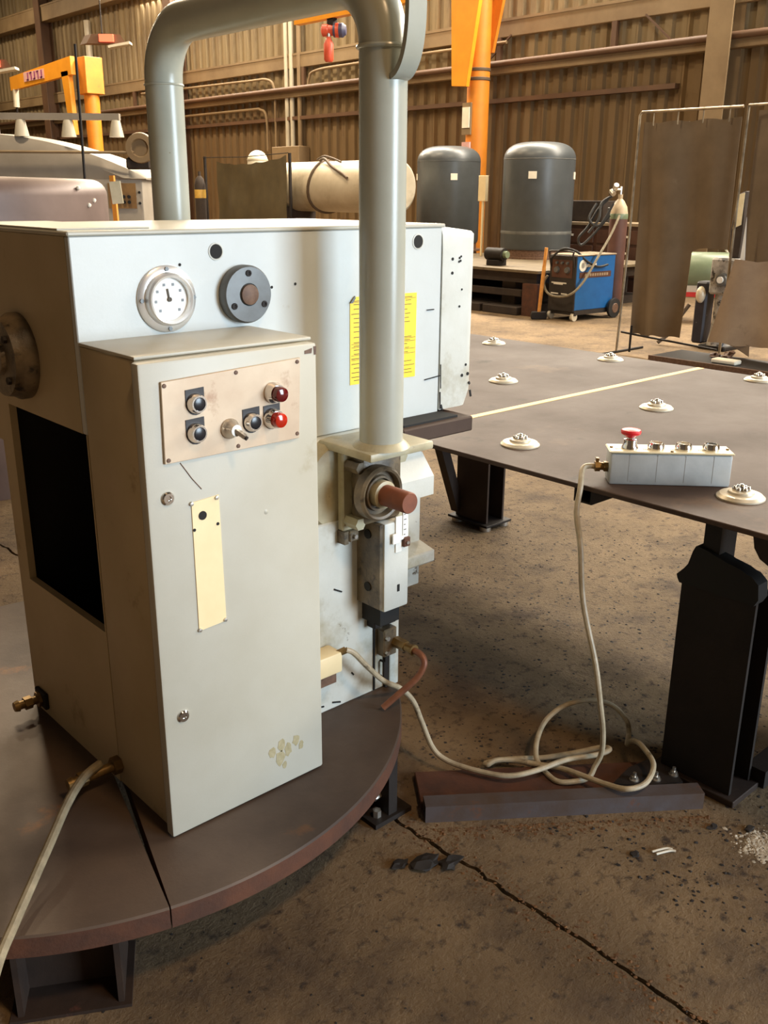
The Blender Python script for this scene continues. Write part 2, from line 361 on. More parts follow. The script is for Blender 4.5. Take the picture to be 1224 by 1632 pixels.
# ------------------------------------------------------------------ ROUND BASE PLATE the machine stands on
DZ = 0.24; DC = (0.956, 2.243); DR = 0.857
base = thing('round_base_plate', 'thick round rusty steel base plate on short legs under the grey machine', 'base plate', (DC[0], DC[1], 0))
def sector(a0, a1, zb, zt, m=(0, 1)):
    mb = MB(); n = max(6, int((a1-a0)/0.035))
    pts = [(DC[0]+DR*math.cos(a0+(a1-a0)*i/n), DC[1]+DR*math.sin(a0+(a1-a0)*i/n)) for i in range(n+1)]
    ctr = (DC[0]+0.02*math.cos((a0+a1)/2), DC[1]+0.02*math.sin((a0+a1)/2))
    e = 0.004
    pin = [(DC[0]+(DR-e)*math.cos(a0+(a1-a0)*i/n), DC[1]+(DR-e)*math.sin(a0+(a1-a0)*i/n)) for i in range(n+1)]
    ct = mb._v((*ctr, zt)); cb = mb._v((*ctr, zb))
    T = [mb._v((*p, zt)) for p in pin]; U = [mb._v((*p, zt-e)) for p in pts]; B = [mb._v((*p, zb)) for p in pts]
    for i in range(n):
        mb._f((ct, T[i], T[i+1]), 0); mb._f((T[i], U[i], U[i+1], T[i+1]), 0)
        mb._f((U[i], B[i], B[i+1], U[i+1]), 1); mb._f((cb, B[i+1], B[i]), 1)
    mb._f((ct, cb, B[0], U[0], T[0]), 1); mb._f((ct, T[n], U[n], B[n], cb), 1)
    return mb
# slit seen at the front: 
sa = math.atan2(1.404-DC[1], 0.716-DC[0]); gp = 0.0018
sector(sa+gp, sa+PI-gp, DZ-0.05, DZ).build('plate_segment', ['disk_steel', 'rust_edge'], base, angle=30)
sector(sa+PI+gp, sa+2*PI-gp, DZ-0.05, DZ).build('plate_segment', ['disk_steel', 'rust_edge'], base, angle=30)
for a in (-2.10, -0.75, 0.9, 2.4):
    cx, cy = DC[0]+0.735*math.cos(a), DC[1]+0.735*math.sin(a)
    M = Matrix.Translation((cx, cy, 0)) @ Matrix.Rotation(a, 4, 'Z')
    mb = MB(); mb.box(-0.08, 0.08, -0.105, -0.093, 0.008, 0.19, M=M); mb.box(-0.08, 0.08, 0.093, 0.105, 0.008, 0.19, M=M); mb.box(-0.006, 0.006, -0.094, 0.094, 0.008, 0.19, M=M)
    mb.build('support_leg', 'leg_steel', base)
    MB().box(-0.09, 0.09, -0.12, 0.12, 0.0, 0.008, M=M).build('foot_plate', 'leg_steel', base)
# upright bracket under the right rim
mb = MB(); mb.box(1.455, 1.485, 1.57, 1.70, 0, 0.19); mb.box(1.40, 1.53, 1.56, 1.72, 0, 0.014)
mb.hexbolt((1.43, 1.59, 0.014), (0, 0, 1), 0.012, 0.02, 1); mb.hexbolt((1.455, 1.61, 0.06), (-1, 0, 0), 0.012, 0.02, 1)
mb.build('support_bracket', ['dark_steel', 'zinc'], base)

# ------------------------------------------------------------------ THE MACHINE
mc = thing('flanging_machine', 'large light grey forming machine with gauge, control cabinet and overhead pipe frame', 'machine', (1.3, 2.1, DZ))
XL, YF, ZT = 0.85, 1.88, 1.525
mb = MB(); mb.box(1.05, 1.92, YF+0.02, 2.50, 1.0, ZT-0.011); mb.box(XL+0.018, 1.06, YF+0.0205, 2.50, 1.12, ZT-0.011)
mb.build('head_shell', 'paint', mc)
# left front strip of head face so that the face runs to the corner
MB().prism([(XL, 1.105), (1.27, 1.105), (1.27, 1.0), (1.92, 1.0), (1.92, ZT-0.0105), (XL, ZT-0.0105)], FY(YF), 0, 0.02, 0, 0.002).build('head_face_plate', 'paint', mc)
MB().box(XL-0.004, 1.93, YF-0.004, 2.505, ZT-0.010, ZT, 0, 0.003).build('top_cover', 'paint_cab_dimmed', mc)
MB().box(XL+0.0, 1.06, YF+0.05, 2.46, ZT, ZT+0.004, 0, 0.001).build('top_cover_sheet', 'paint_cab_dimmed', mc)
# end cover on the right with rounded corner
poly = [(1.923, YF-0.002), (2.03, YF-0.002)] + [(2.03+0.04*math.sin(a), YF+0.038-0.04*math.cos(a)) for a in [PI/12*i for i in range(1, 7)]] + [(2.075, 2.45), (1.923, 2.45)]
mb = MB(); n = len(poly)
def inset(p, z):
    return (p[0]-0.03*max(0, (1.06-z)) if p[0] > 2 else p[0], p[1], z)
lv = [1.008, 1.05, 1.25, 1.45, 1.495, 1.512, 1.518]
sh = [0, 0, 0, 0, 0.004, 0.012, 0.024]
rg = [[(min(p[0], 2.074-s) - (0.02 if z < 1.02 and p[0] > 2 else 0), max(p[1], YF-0.002+s*0.6) , z - (0.018*max(0, (p[0]-1.95)/0.12) if z > 1.44 else 0)) for p in poly] for z, s in zip(lv, sh)]
mb.rings(rg); mb.build('end_cover', 'paint_worn', mc, angle=50)
for p, r in (((1.962, 1.43), .0045), ((1.99, 1.432), .0035), ((1.994, 1.424), .0035), ((1.988, 1.422), .0035), ((1.996, 1.436), .003), ((1.962, 1.392), .0045), ((2.003, 1.345), .003), ((1.995, 1.298), .0035), ((2.03, 1.128), .004), ((2.04, 1.10), .005), ((2.015, 1.098), .005)):
    MB().cyl((p[0], YF-0.001, p[1]), (p[0], YF-0.0035, p[1]), r, seg=8).build('screw_hole', 'black', mc)
for a, b, wv in (((1.862, 1.103), (1.925, 1.108), .0025), ((1.925, 1.06), (1.927, 1.01), .004), ((1.93, 1.022), (1.936, 1.006), .006), ((1.925, 1.14), (1.927, 1.07), .0025), ((1.866, 1.297), (1.893, 1.297), .0025), ((2.052, 1.05), (2.057, 1.03), .006), ((2.045, 1.075), (2.05, 1.068), .006)):
    MB().bar((a[0], YF-0.002, a[1]), (b[0], YF-0.002, b[1]), 0.003, wv, up=(0, 0, 1)).build('paint_chip', 'black', mc)
# left side panel with big opening
mb = MB()
Y0, Y1, Z0, Z1 = 1.885, 2.31, 0.638, 1.105
for (a, b, c, d) in ((YF+0.0, 2.36, DZ, Z0), (YF+0.0205, 2.36, Z1, ZT-0.011), (YF, Y0, Z0, Z1), (Y1, 2.36, Z0, Z1)):
    mb.box(XL, XL+0.018, a, b, c, d)
mb.build('side_panel', 'paint_shaded_side', mc)
MB().box(XL+0.001, XL+0.018, 2.361, 2.50, 1.0, ZT-0.011).build('side_panel', 'paint_shaded_side', mc)
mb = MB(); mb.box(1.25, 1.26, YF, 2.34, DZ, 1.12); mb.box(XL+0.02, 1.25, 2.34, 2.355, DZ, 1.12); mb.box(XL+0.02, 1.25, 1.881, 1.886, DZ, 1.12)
mb.build('opening_shade_panels', 'black', mc)  # black panels stand for the shade inside the side opening
mb = MB(); mb.tube([(0.98, 1.93, 0.70), (0.96, 1.92, 0.80), (0.98, 1.93, 0.90)], 0.02, 8, smooth=4); mb.build('inner_hose', 'black_rubber', mc)
MB().box(XL, 1.69, 2.36, 2.375, DZ, 1.0).build('back_panel', 'paint_shaded_side', mc)
# round boss on the left side
mb = MB(); mb.lathe([(0.10, 0), (0.10, 0.018), (0.092, 0.03), (0.088, 0.05), (0.04, 0.052), (0.036, 0.062), (0.0, 0.062)], (XL, 2.19, 1.238), (-1, 0, 0), 36)
boss = mb.build('side_boss', 'greasy', mc)
for k in range(4):
    a = PI/4+PI/2*k
    MB().hexbolt((XL-0.05, 2.19+0.066*math.cos(a), 1.238+0.066*math.sin(a)), (-1, 0, 0), 0.009, 0.008).build('bolt', 'dark_steel', boss)
# lower body
mb = MB(); mb.box(1.26, 1.69, 1.85, 2.36, 0.79, 0.999, 0, 0.004); mb.box(1.26, 1.69, 1.80, 2.36, DZ, 0.79, 0, 0.004)
mb.build('lower_body', 'paint_worn', mc)
MB().box(1.600, 1.606, 1.796, 1.801, DZ+0.005, 0.80).build('body_seam', 'black', mc)
MB().box(1.640, 1.652, 1.790, 1.801, DZ+0.002, 0.50).build('guide_strip', 'dark_steel', mc)
MB().box(1.655, 1.690, 1.788, 1.801, DZ+0.002, 0.50, 0, 0.002).build('guide_strip', 'paint_worn', mc)
for k, (x, z, l, t) in enumerate(((1.50, 0.60, 0.03, 0.5), (1.44, 0.265, 0.02, 0.2), (1.49, 0.262, 0.03, 0.3), (1.56, 0.33, 0.012, 0.9))):
    MB().bar((x-0.04, 1.7985, z), (x-0.04+l*math.cos(t), 1.7985, z-l*math.sin(t)), 0.003, 0.004).build('paint_chip', 'black', mc)
# round flanged hub left of bearing, behind bracket
mb = MB(); mb.lathe([(0.125, 0), (0.125, 0.03), (0.115, 0.045), (0.06, 0.05), (0.0, 0.05)], (1.50, 1.85, 0.88), (0, -1, 0), 40)
mb.build('hub_flange', 'olive_paint', mc)
# bracket carrying the column
mb = MB(); mb.box(1.452, 1.668, 1.643, 1.848, 0.982, 1.004, 0, 0.006, 2); mb.build('bracket_top_plate', 'olive_paint', mc)
MB().box(1.474, 1.678, 1.776, 1.799, 0.765, 0.982, 0, 0.004).build('bracket_back_plate', 'olive_paint', mc)
# bearing block
bx, bz = 1.530, 0.879
mb = MB(); mb.box(1.498, 1.632, 1.722, 1.776, 0.788, 0.975, 0, 0.012, 2); blk = mb.build('bearing_block', 'greasy', mc)
mb = MB(); mb.lathe([(0.0715, 0), (0.0715, 0.026), (0.066, 0.032), (0.060, 0.030), (0.057, 0.012), (0.048, 0.012), (0.046, 0.022), (0.040, 0.022), (0.040, 0.006), (0.0, 0.006)], (bx, 1.715, bz), (0, -1, 0), 44)
mb.build('bearing_ring', 'greasy', blk)
MB().lathe([(0.036, 0), (0.036, 0.034), (0.031, 0.036), (0.0, 0.036)], (bx, 1.709, bz), (0, -1, 0), 32).build('bearing_collar', 'olive_paint', blk)
MB().lathe([(0.0275, 0), (0.0275, 0.107), (0.0255, 0.110), (0.0, 0.110)], (bx, 1.695, bz), (0, -1, 0), 32).build('shaft', 'rust_shaft', mc)
for (x, z, m) in ((1.494, 0.944, 'greasy'), (1.638, 0.950, 'olive_paint'), (1.492, 0.795, 'olive_paint'), (1.632, 0.792, 'olive_paint')):
    mb = MB(); mb.hexbolt((x, 1.776, z), (0, -1, 0), 0.017, 0.050); mb.build('bolt', m, blk)
# slide below the bearing
MB().box(1.553, 1.642, 1.702, 1.80, 0.535, 0.787, 0, 0.006, 2).build('slide', 'paint_worn', mc)
for z in (0.75, 0.60):
    MB().cyl((1.5435, 1.755, z), (1.539, 1.755, z), 0.013, seg=16).build('slide_hole', 'black', mc)
MB().box(1.542, 1.5525, 1.708, 1.80, 0.545, 0.785).build('slide_shade_sheet', 'greasy', mc)  # thin dark sheet standing for the shaded left face of the slide
MB().box(1.56, 1.63, 1.725, 1.80, 0.485, 0.535).build('slide_foot', 'black', mc)
MB().box(1.575, 1.66, 1.765, 1.80, 0.455, 0.50, 0, 0.004).build('slide_guide', 'dark_steel', mc)
MB().box(1.590, 1.612, 1.6985, 1.7025, 0.70, 0.80, 0).build('indicator_strip', 'dial_white', mc)
rul = MB().box(1.614, 1.632, 1.697, 1.701, 0.735, 0.83).build('ruler', 'dial_white', mc)
for k in range(6): MB().box(1.617, 1.617+(0.008 if k % 2 else 0.005), 1.6962, 1.6972, 0.745+0.014*k, 0.747+0.014*k).build('ruler_tick', 'print_dark', rul)
mb = MB(); mb.box(1.612, 1.636, 1.690, 1.700, 0.712, 0.738, 0, 0.002); mb.build('ruler_clip', 'rust_edge', mc)
MB().hexbolt((1.624, 1.690, 0.724), (0, -1, 0), 0.005, 0.004).build('clip_screw', 'zinc', mc)
mb = MB(); mb.box(1.574, 1.600, 1.692, 1.697, 0.728, 0.756, 0, 0.001); mb.box(1.60, 1.614, 1.693, 1.698, 0.735, 0.745); mb.build('pointer_plate', 'dial_white', mc)
mb = MB(); mb.box(1.488, 1.52, 1.765, 1.80, 0.735, 0.765, 0, 0.003); mb.box(1.474, 1.488, 1.77, 1.80, 0.73, 0.765); mb.hexbolt((1.504, 1.765, 0.75), (0, -1, 0), 0.006, 0.008, 1)
mb.build('stop_block', ['greasy', 'zinc'], mc)
MB().box(1.600, 1.608, 1.7005, 1.7025, 0.585, 0.605).build('paint_chip', 'black', mc)
# housing to the right of the slide
poly = [(1.82, 0.905), (2.05, 0.905), (2.05, 0.53), (1.90, 0.50), (1.82, 0.58)]
mb = MB(); mb.prism([(1.845, 0.915), (2.02, 0.915), (2.02, 0.50), (1.845, 0.50)], FX(1.66), 0, 0.165, 0, 0.004)
mb.build('jaw_housing', 'paint_worn', mc)
mb = MB(); mb.prism([(1.80, 0.845), (1.85, 0.905), (1.85, 0.845)], FX(1.68), 0, 0.15); mb.prism([(1.80, 0.845), (1.85, 0.845), (1.85, 0.80), (1.80, 0.79)], FX(1.68), 0, 0.15)
mb.build('jaw_rib', 'paint_worn', mc)
mb = MB(); mb.prism([(1.785, 0.625), (1.85, 0.64), (1.85, 0.575), (1.785, 0.59)], FX(1.68), 0, 0.148, 0, 0.004); mb.build('jaw_rib', 'paint_worn', mc)
for k, (x, z) in enumerate(((1.705, 0.555), (1.717, 0.562), (1.745, 0.572))): MB().cyl((x, 1.846, z), (x, 1.8425, z), 0.008 if k else 0.011, seg=10).build('paint_chip', 'black', mc)
# dark tooling under the head
mb = MB(); mb.box(1.70, 1.975, 1.79, 2.2, 0.955, 0.998, 0, 0.004); mb.build('tool_plate', 'plate_steel', mc)
MB().box(1.72, 1.93, 1.81, 2.15, 0.998, 1.004).build('tool_pad', 'black', mc)
# hydraulic fitting and copper pipe
mb = MB(); mb.box(1.612, 1.662, 1.765, 1.80, 0.355, 0.44, 0, 0.004); fit = mb.build('valve_block', 'greasy', mc)
for z in (0.37, 0.415): MB().hexbolt((1.622, 1.765, z), (0, -1, 0), 0.007, 0.008).build('bolt', 'zinc', fit)
mb = MB(); mb.cyl((1.655, 1.80, 0.395), (1.655, 1.765, 0.395), 0.013, seg=6); mb.cyl((1.655, 1.765, 0.395), (1.655, 1.72, 0.395), 0.0165, seg=6); mb.cyl((1.655, 1.72, 0.395), (1.655, 1.69, 0.395), 0.013, 0.0135, 12); mb.cyl((1.655, 1.695, 0.395), (1.655, 1.688, 0.395), 0.0165, seg=14)
mb.build('pipe_fitting', 'brass_dull', mc)
MB().tube([(1.655, 1.70, 0.395), (1.655, 1.668, 0.394), (1.654, 1.650, 0.385), (1.648, 1.643, 0.365), (1.628, 1.652, 0.33), (1.58, 1.682, 0.28), (1.55, 1.70, 0.250)], 0.0095, 12, smooth=8).build('copper_pipe', 'copper', mc)
mb = MB(); mb.tube([(1.63, 1.80, 0.28), (1.63, 1.785, 0.28), (1.63, 1.785, 0.33), (1.63, 1.80, 0.33)], 0.004, 6); mb.build('small_handle', 'dark_steel', mc)
# junction box for the cable beside the cabinet
mb = MB(); mb.box(1.33, 1.44, 1.74, 1.80, 0.385, 0.445, 0, 0.006, 2); jb = mb.build('junction_box', 'cream', mc)
mb = MB(); mb.cyl((1.43, 1.755, 0.435), (1.452, 1.742, 0.445), 0.010, seg=8); mb.build('cable_gland', 'brass_dull', jb)
MB().box(1.35, 1.425, 1.75, 1.80, 0.355, 0.385).build('box_bracket', 'rust_brown', jb)

# pipe frame
cx, cy, PR = 1.532, 1.695, 0.0545
MB().cyl((cx, cy, 1.004), (cx, cy, 1.905), PR, seg=40).build('column_pipe', 'paint_pipe', mc)
MB().lathe([(PR, 0), (PR+0.018, 0), (PR+0.010, 0.010), (PR, 0.016)], (cx, cy, 1.003), (0, 0, 1), 40, cap0=False, cap1=False).build('weld_bead', 'olive_paint', mc)
MB().tube([(cx+(PR+0.001)*math.cos(2*PI*i/40), cy+(PR+0.001)*math.sin(2*PI*i/40), 1.905) for i in range(40)], 0.005, 8, closed=True).build('weld_bead', 'paint_pipe', mc)
BR = 0.145; zt = 1.905+BR; yr = 2.645
arc = [(cx, cy, 1.905)] + [(cx, cy+BR-BR*math.cos(a), 1.905+BR*math.sin(a)) for a in [PI/2*i/10 for i in range(1, 11)]]
arc += [(cx, yr-BR+BR*math.sin(a), zt-BR+BR*math.cos(a)) for a in [PI/2*i/10 for i in range(0, 11)]]
MB().tube(arc, PR, 40).build('overhead_pipe', 'paint_pipe', mc, angle=60)
MB().cyl((cx, yr, 1.905), (cx, yr, 1.30), PR, seg=40).build('rear_pipe', 'paint_pipe', mc)
MB().tube([(cx+(PR+0.0005)*math.cos(2*PI*i/40), yr+(PR+0.0005)*math.sin(2*PI*i/40), 1.895) for i in range(40)], 0.003, 8, closed=True).build('weld_bead', 'paint_pipe', mc)
MB().box(cx-0.09, cx+0.09, 2.505, 2.72, 1.27, 1.30).build('rear_bracket', 'olive_paint', mc)
# bent flat bar handle on the front elbow
path = [(cy-PR+0.004, 1.842), (cy-PR-0.012, 1.850), (cy-PR-0.030, 1.875), (cy-PR-0.042, 1.915), (cy-PR-0.047, 1.97), (cy-PR-0.045, 2.04), (cy-PR-0.034, 2.09), (cy-PR, 2.125), (cy-PR+0.06, 2.13), (cy-PR+0.10, 2.105)]
pp = catmull([Vector((0, a, b)) for a, b in path], 5)
mb = MB(); rg = []
for i, p in enumerate(pp):
    t = (pp[min(i+1, len(pp)-1)]-pp[max(i-1, 0)]).normalized(); nn = Vector((0, t.z, -t.y))
    rg.append([Vector((cx+sx*0.026, 0, 0))+p+nn*(sn*0.006) for sx, sn in ((-1, -1), (1, -1), (1, 1), (-1, 1))])
mb.rings(rg); mb.build('lifting_strap', 'paint_pipe', mc)

# face fittings ------------------------------------------------------
def lathe_y(name, prof, x, z, y, m, parent, seg=36, **k):
    return MB().lathe(prof, (x, y, z), (0, -1, 0), seg).build(name, m, parent, **k)
g = lathe_y('pressure_gauge', [(0.072, 0), (0.072, 0.004), (0.069, 0.007), (0.058, 0.009), (0.056, 0.022), (0.052, 0.026), (0.047, 0.024), (0.045, 0.010), (0.0, 0.010)], 1.062, 1.379, YF, 'chrome_bezel', mc, 48)
lathe_y('dial_face', [(0.045, 0), (0.045, 0.0015), (0, 0.0015)], 1.062, 1.379, YF-0.0105, 'dial_white', g, 40)
for k in range(8):
    a = math.radians(-135+270*k/7+90); r = 0.033
    MB().box(1.062+r*math.cos(a)-0.003, 1.062+r*math.cos(a)+0.003, YF-0.0128, YF-0.0118, 1.379+r*math.sin(a)-0.003, 1.379+r*math.sin(a)+0.003).build('dial_mark', 'knob_grey', g)
mb = MB(); mb.bar((1.062, YF-0.014, 1.374), (1.058, YF-0.014, 1.402), 0.001, 0.004, up=(1, 0, 0)); mb.cyl((1.062, YF-0.0125, 1.379), (1.062, YF-0.016, 1.379), 0.005, seg=12); mb.build('needle', 'print_dark', g)
for k in range(4):
    a = PI/2*k; MB().hexbolt((1.062+0.064*math.cos(a), YF-0.007, 1.379+0.064*math.sin(a)), (0, -1, 0), 0.005, 0.004).build('bezel_screw', 'knob_grey', g)
d = lathe_y('round_cover', [(0.066, 0), (0.066, 0.020), (0.062, 0.026), (0.026, 0.027), (0.025, 0.024), (0.022, 0.030), (0.012, 0.033), (0, 0.033)], 1.262, 1.378, YF, 'knob_grey', mc, 48)
lathe_y('centre_plug', [(0.023, 0), (0.023, 0.006), (0.014, 0.009), (0.0, 0.009)], 1.262, 1.378, YF-0.026, 'rust_brown', d, 30)
for a in (PI/2, PI/2+2*PI/3, PI/2-2*PI/3):
    lathe_y('cap_screw', [(0.0075, 0), (0.0075, 0.003), (0.004, 0.003), (0.004, 0.001), (0, 0.001)], 1.262+0.048*math.cos(a), 1.378+0.048*math.sin(a), YF-0.026, 'dark_steel', d, 14)
for (x, z, r) in ((1.194, 1.475, 0.0165), (1.828, 1.48, 0.0175)):
    h = lathe_y('port_ring', [(r+0.003, 0), (r+0.003, 0.0015), (r, 0.002), (r-0.001, 0.0), (0, 0.0)], x, z, YF, 'paint_worn', mc, 28)
    lathe_y('port_hole', [(r-0.001, 0), (r-0.001, 0.001), (0, 0.001)], x, z, YF-0.0005, 'black', h, 28)
for (x, z) in ((1.345, 1.388), (1.415, 1.392), (1.10, 1.45)): lathe_y('screw_hole', [(0.0035, 0), (0.0035, 0.001), (0, 0.001)], x, z, YF, 'black', mc, 10)
# yellow instruction label
lab = MB().prism([(1.587, 1.122), (1.824, 1.118), (1.826, 1.347), (1.60, 1.349), (1.588, 1.335)], FY(YF-0.0015), 0, 0.0013).build('instruction_label', 'yellow_label', mc)
MB().prism([(1.586, 1.334), (1.602, 1.352), (1.605, 1.346), (1.594, 1.334)], FY(YF-0.005), 0, 0.003).build('curled_corner', 'knob_grey', lab)
mb = MB(); rz = random.Random(3)
z = 1.338
while z > 1.13:
    a = 1.592 if rz.random() < .5 else 1.600
    mb.box(a, 1.62+0.02*rz.random(), YF-0.0022, YF-0.0016, z-0.0008, z+0.0008)
    if rz.random() < .8: mb.box(1.755+0.03*rz.random(), 1.79+0.03*rz.random(), YF-0.0022, YF-0.0016, z-0.0007, z+0.0007)
    if rz.random() < .35: mb.box(1.592, 1.822, YF-0.0022, YF-0.0016, z-0.004, z-0.0032)
    z -= 0.0085+0.006*rz.random()
mb.build('print', 'print_dark', lab)

# control cabinet ------------------------------------------------------
mb = MB(); mb.box(XL, 1.268, 1.645, YF-0.001, DZ, 1.296, 0, 0.004, 2); mb.build('cabinet_body', 'paint_shaded_side', mc)
MB().box(XL-0.002, 1.275, 1.640, YF-0.001, 1.2965, 1.304, 0, 0.003, 2).build('cabinet_top', 'paint_cab_dimmed', mc)
MB().box(XL+0.002, 1.26, 1.634, 1.646, DZ+0.006, 1.285, 0, 0.003).build('cabinet_rim', 'paint_shaded_side', mc)
mb = MB(); mb.box(0.833, 1.257, 1.600, 1.628, DZ+0.004, 1.297, 0, 0.005, 2); door = mb.build('cabinet_door', 'paint_cab_dimmed', mc)
MB().box(0.838, 0.85, 1.628, 1.634, DZ+0.01, 1.28).build('door_seal', 'rust_brown', mc)
for (x, z) in ((0.877, 1.026), (0.878, 0.535)):
    l = lathe_y('door_lock', [(0.014, 0), (0.014, 0.003), (0.011, 0.006), (0.006, 0.006), (0.005, 0.003), (0, 0.003)], x, z, 1.600, 'chrome', door, 24)
MB().prism([(1.225, 1.283), (1.245, 1.287), (1.243, 1.276), (1.225, 1.276)], FY(1.5990), 0, 0.0015).build('paint_chip', 'rust_brown', door)
MB().prism([(1.249, 1.29), (1.256, 1.29), (1.255, 1.272), (1.250, 1.272)], FY(1.5990), 0, 0.0015).build('paint_chip', 'rust_brown', door)
rs = random.Random(5)
# nameplate strip
st = MB().prism([(0.929, 1.006), (0.994, 1.010), (0.997, 0.724), (0.929, 0.720)], FY(1.598), 0, 0.002).build('blank_strip_plate', 'cream', door)
lathe_y('strip_hole', [(0.0095, 0), (0.0095, 0.001), (0, 0.001)], 0.953, 0.974, 1.598, 'black', door, 20)
for (x, z, m) in ((0.988, 0.948, 'black'), (0.932, 0.947, 'black')): lathe_y('screw_hole', [(0.0035, 0), (0.0035, 0.001), (0, 0.001)], x, z, 1.598, m, door, 10)
for (x, z) in ((0.929, 1.004), (0.988, 1.005), (0.931, 0.722), (0.994, 0.727)): lathe_y('screw', [(0.0045, 0), (0.004, 0.003), (0, 0.0035)], x, z, 1.598, 'zinc', door, 12)
MB().tube([(0.91, 1.5995, 1.093), (0.935, 1.5995, 1.055), (0.955, 1.5995, 1.03)], 0.001, 6).build('door_scratch', 'rust_brown', door)
MB().lathe([(0.006, 0), (0.003, 0.001), (0, 0.0015)], (1.112, 1.600, 0.946), (0, -1, 0), 14).build('door_dent', 'paint_cab_dimmed', door)
# control panel
pn = MB().prism([(0.877, 1.259), (1.209, 1.271), (1.202, 1.097), (0.874, 1.097)], FY(1.594), 0, 0.0055, 0, 0.001).build('control_panel', 'panel_plate', mc)
YP = 1.594
for (x, z) in ((0.883, 1.251), (1.046, 1.258), (1.200, 1.263), (0.882, 1.104), (1.044, 1.106), (1.196, 1.108)): lathe_y('panel_screw', [(0.0045, 0), (0.004, 0.002), (0, 0.0025)], x, z, YP, 'rust_brown', pn, 12)
def button(x, z, kind):
    if kind not in ('plain_red', 'toggle'):
        mb = MB(); mb.prism([(x-0.022, z+0.028), (x+0.020, z+0.030), (x+0.020, z-0.004)] + [(x+0.020*math.cos(a), z-0.004+0.020*math.sin(a)) for a in [-PI*i/8 for i in range(1, 8)]] + [(x-0.022, z-0.004)], FY(YP-0.0015), 0, 0.0016)
        mb.build('legend_plate', 'print_black', pn)
    mb = MB()
    if kind == 'black':
        mb.lathe([(0.0205, 0), (0.0205, 0.006), (0.018, 0.012), (0.0165, 0.016), (0.0135, 0.016), (0.0135, 0.012)], (x, YP, z), (0, -1, 0), 30, 0)
        mb.lathe([(0.0135, 0), (0.0132, 0.005), (0.011, 0.006), (0, 0.006)], (x, YP-0.010, z), (0, -1, 0), 26, 1)
        mb.build('push_button', ['chrome', 'black_gloss'], pn)
    elif kind == 'toggle':
        mb.lathe([(0.021, 0), (0.021, 0.004), (0.017, 0.010), (0.013, 0.018), (0.012, 0.026), (0.0, 0.026)], (x, YP, z), (0, -1, 0), 28, 0)
        mb.bar((x, YP-0.024, z), (x+0.010, YP-0.042, z-0.012), 0.011, 0.008, 0); mb.cyl((x+0.007, YP-0.038, z-0.010), (x+0.011, YP-0.046, z-0.015), 0.0045, seg=10, m=1)
        mb.build('selector_switch', ['zinc', 'print_black'], pn)
    else:
        mb.lathe([(0.0225, 0), (0.0225, 0.005), (0.020, 0.012), (0.0185, 0.020), (0.016, 0.020)], (x, YP, z), (0, -1, 0), 30, 0)
        mb.lathe([(0.016, 0), (0.0165, 0.014), (0.015, 0.020), (0.008, 0.023), (0, 0.0235)], (x, YP-0.014, z), (0, -1, 0), 26, 1)
        mb.build('indicator_lamp', ['chrome', 'red_dark' if kind == 'plain_red' else 'red_bright'], pn)
mat('print_black', srgb(40, 34, 34), None, 8, 0.5)
mat('stain', srgb(172, 162, 132), srgb(150, 140, 104), 90, 0.6)
for k, (a, b, r) in enumerate(((1.105, 0.345, 0.010), (1.128, 0.322, 0.014), (1.133, 0.356, 0.012), (1.152, 0.336, 0.012), (1.176, 0.352, 0.011), (1.190, 0.332, 0.008), (1.14, 0.298, 0.007))):
    pl = [(a+r*(0.7+0.5*rs.random())*math.cos(2*PI*i/11), b+r*1.4*(0.7+0.5*rs.random())*math.sin(2*PI*i/11)) for i in range(11)]
    MB().prism(pl, FY(1.5994), 0, 0.0005).build('grease_stain', 'stain', door)
button(0.949, 1.209, 'black'); button(0.946, 1.150, 'black'); button(1.025, 1.146, 'toggle')
button(1.079, 1.152, 'black'); button(1.135, 1.206, 'plain_red'); button(1.131, 1.152, 'red')
# pipe stubs on the left side near the base
def stub(y, z, ln):
    mb = MB(); mb.cyl((XL, y, z), (XL-0.02, y, z), 0.022, seg=6); mb.cyl((XL-0.02, y, z), (XL-ln, y, z), 0.012, seg=14); mb.cyl((XL-ln+0.035, y, z), (XL-ln+0.015, y, z), 0.018, seg=6); mb.cyl((XL-ln, y, z), (XL-ln-0.012, y, z), 0.016, 0.013, 12)
    mb.build('pipe_stub', 'brass_dull', mc)
stub(1.875, 0.292, 0.12); stub(2.315, 0.285, 0.07)
MB().box(XL-0.012, XL, 2.28, 2.345, 0.262, 0.31, 0, 0.003).build('stub_plate', 'dark_steel', mc)

# grey hose from stub to floor
hs = MB().tube([(0.80, 1.876, 0.312), (0.745, 1.842, 0.318), (0.68, 1.785, 0.312), (0.60, 1.70, 0.296), (0.53, 1.63, 0.276), (0.46, 1.555, 0.262), (0.40, 1.485, 0.252), (0.33, 1.40, 0.20), (0.26, 1.33, 0.08), (0.16, 1.25, 0.012), (-0.05, 1.2, 0.012)], 0.0105, 10, smooth=8).build('air_hose', 'hose_grey', org=(0.6, 1.7, DZ))
tag(hs, 'grey air hose draped from the machine side over the round base plate', 'hose')

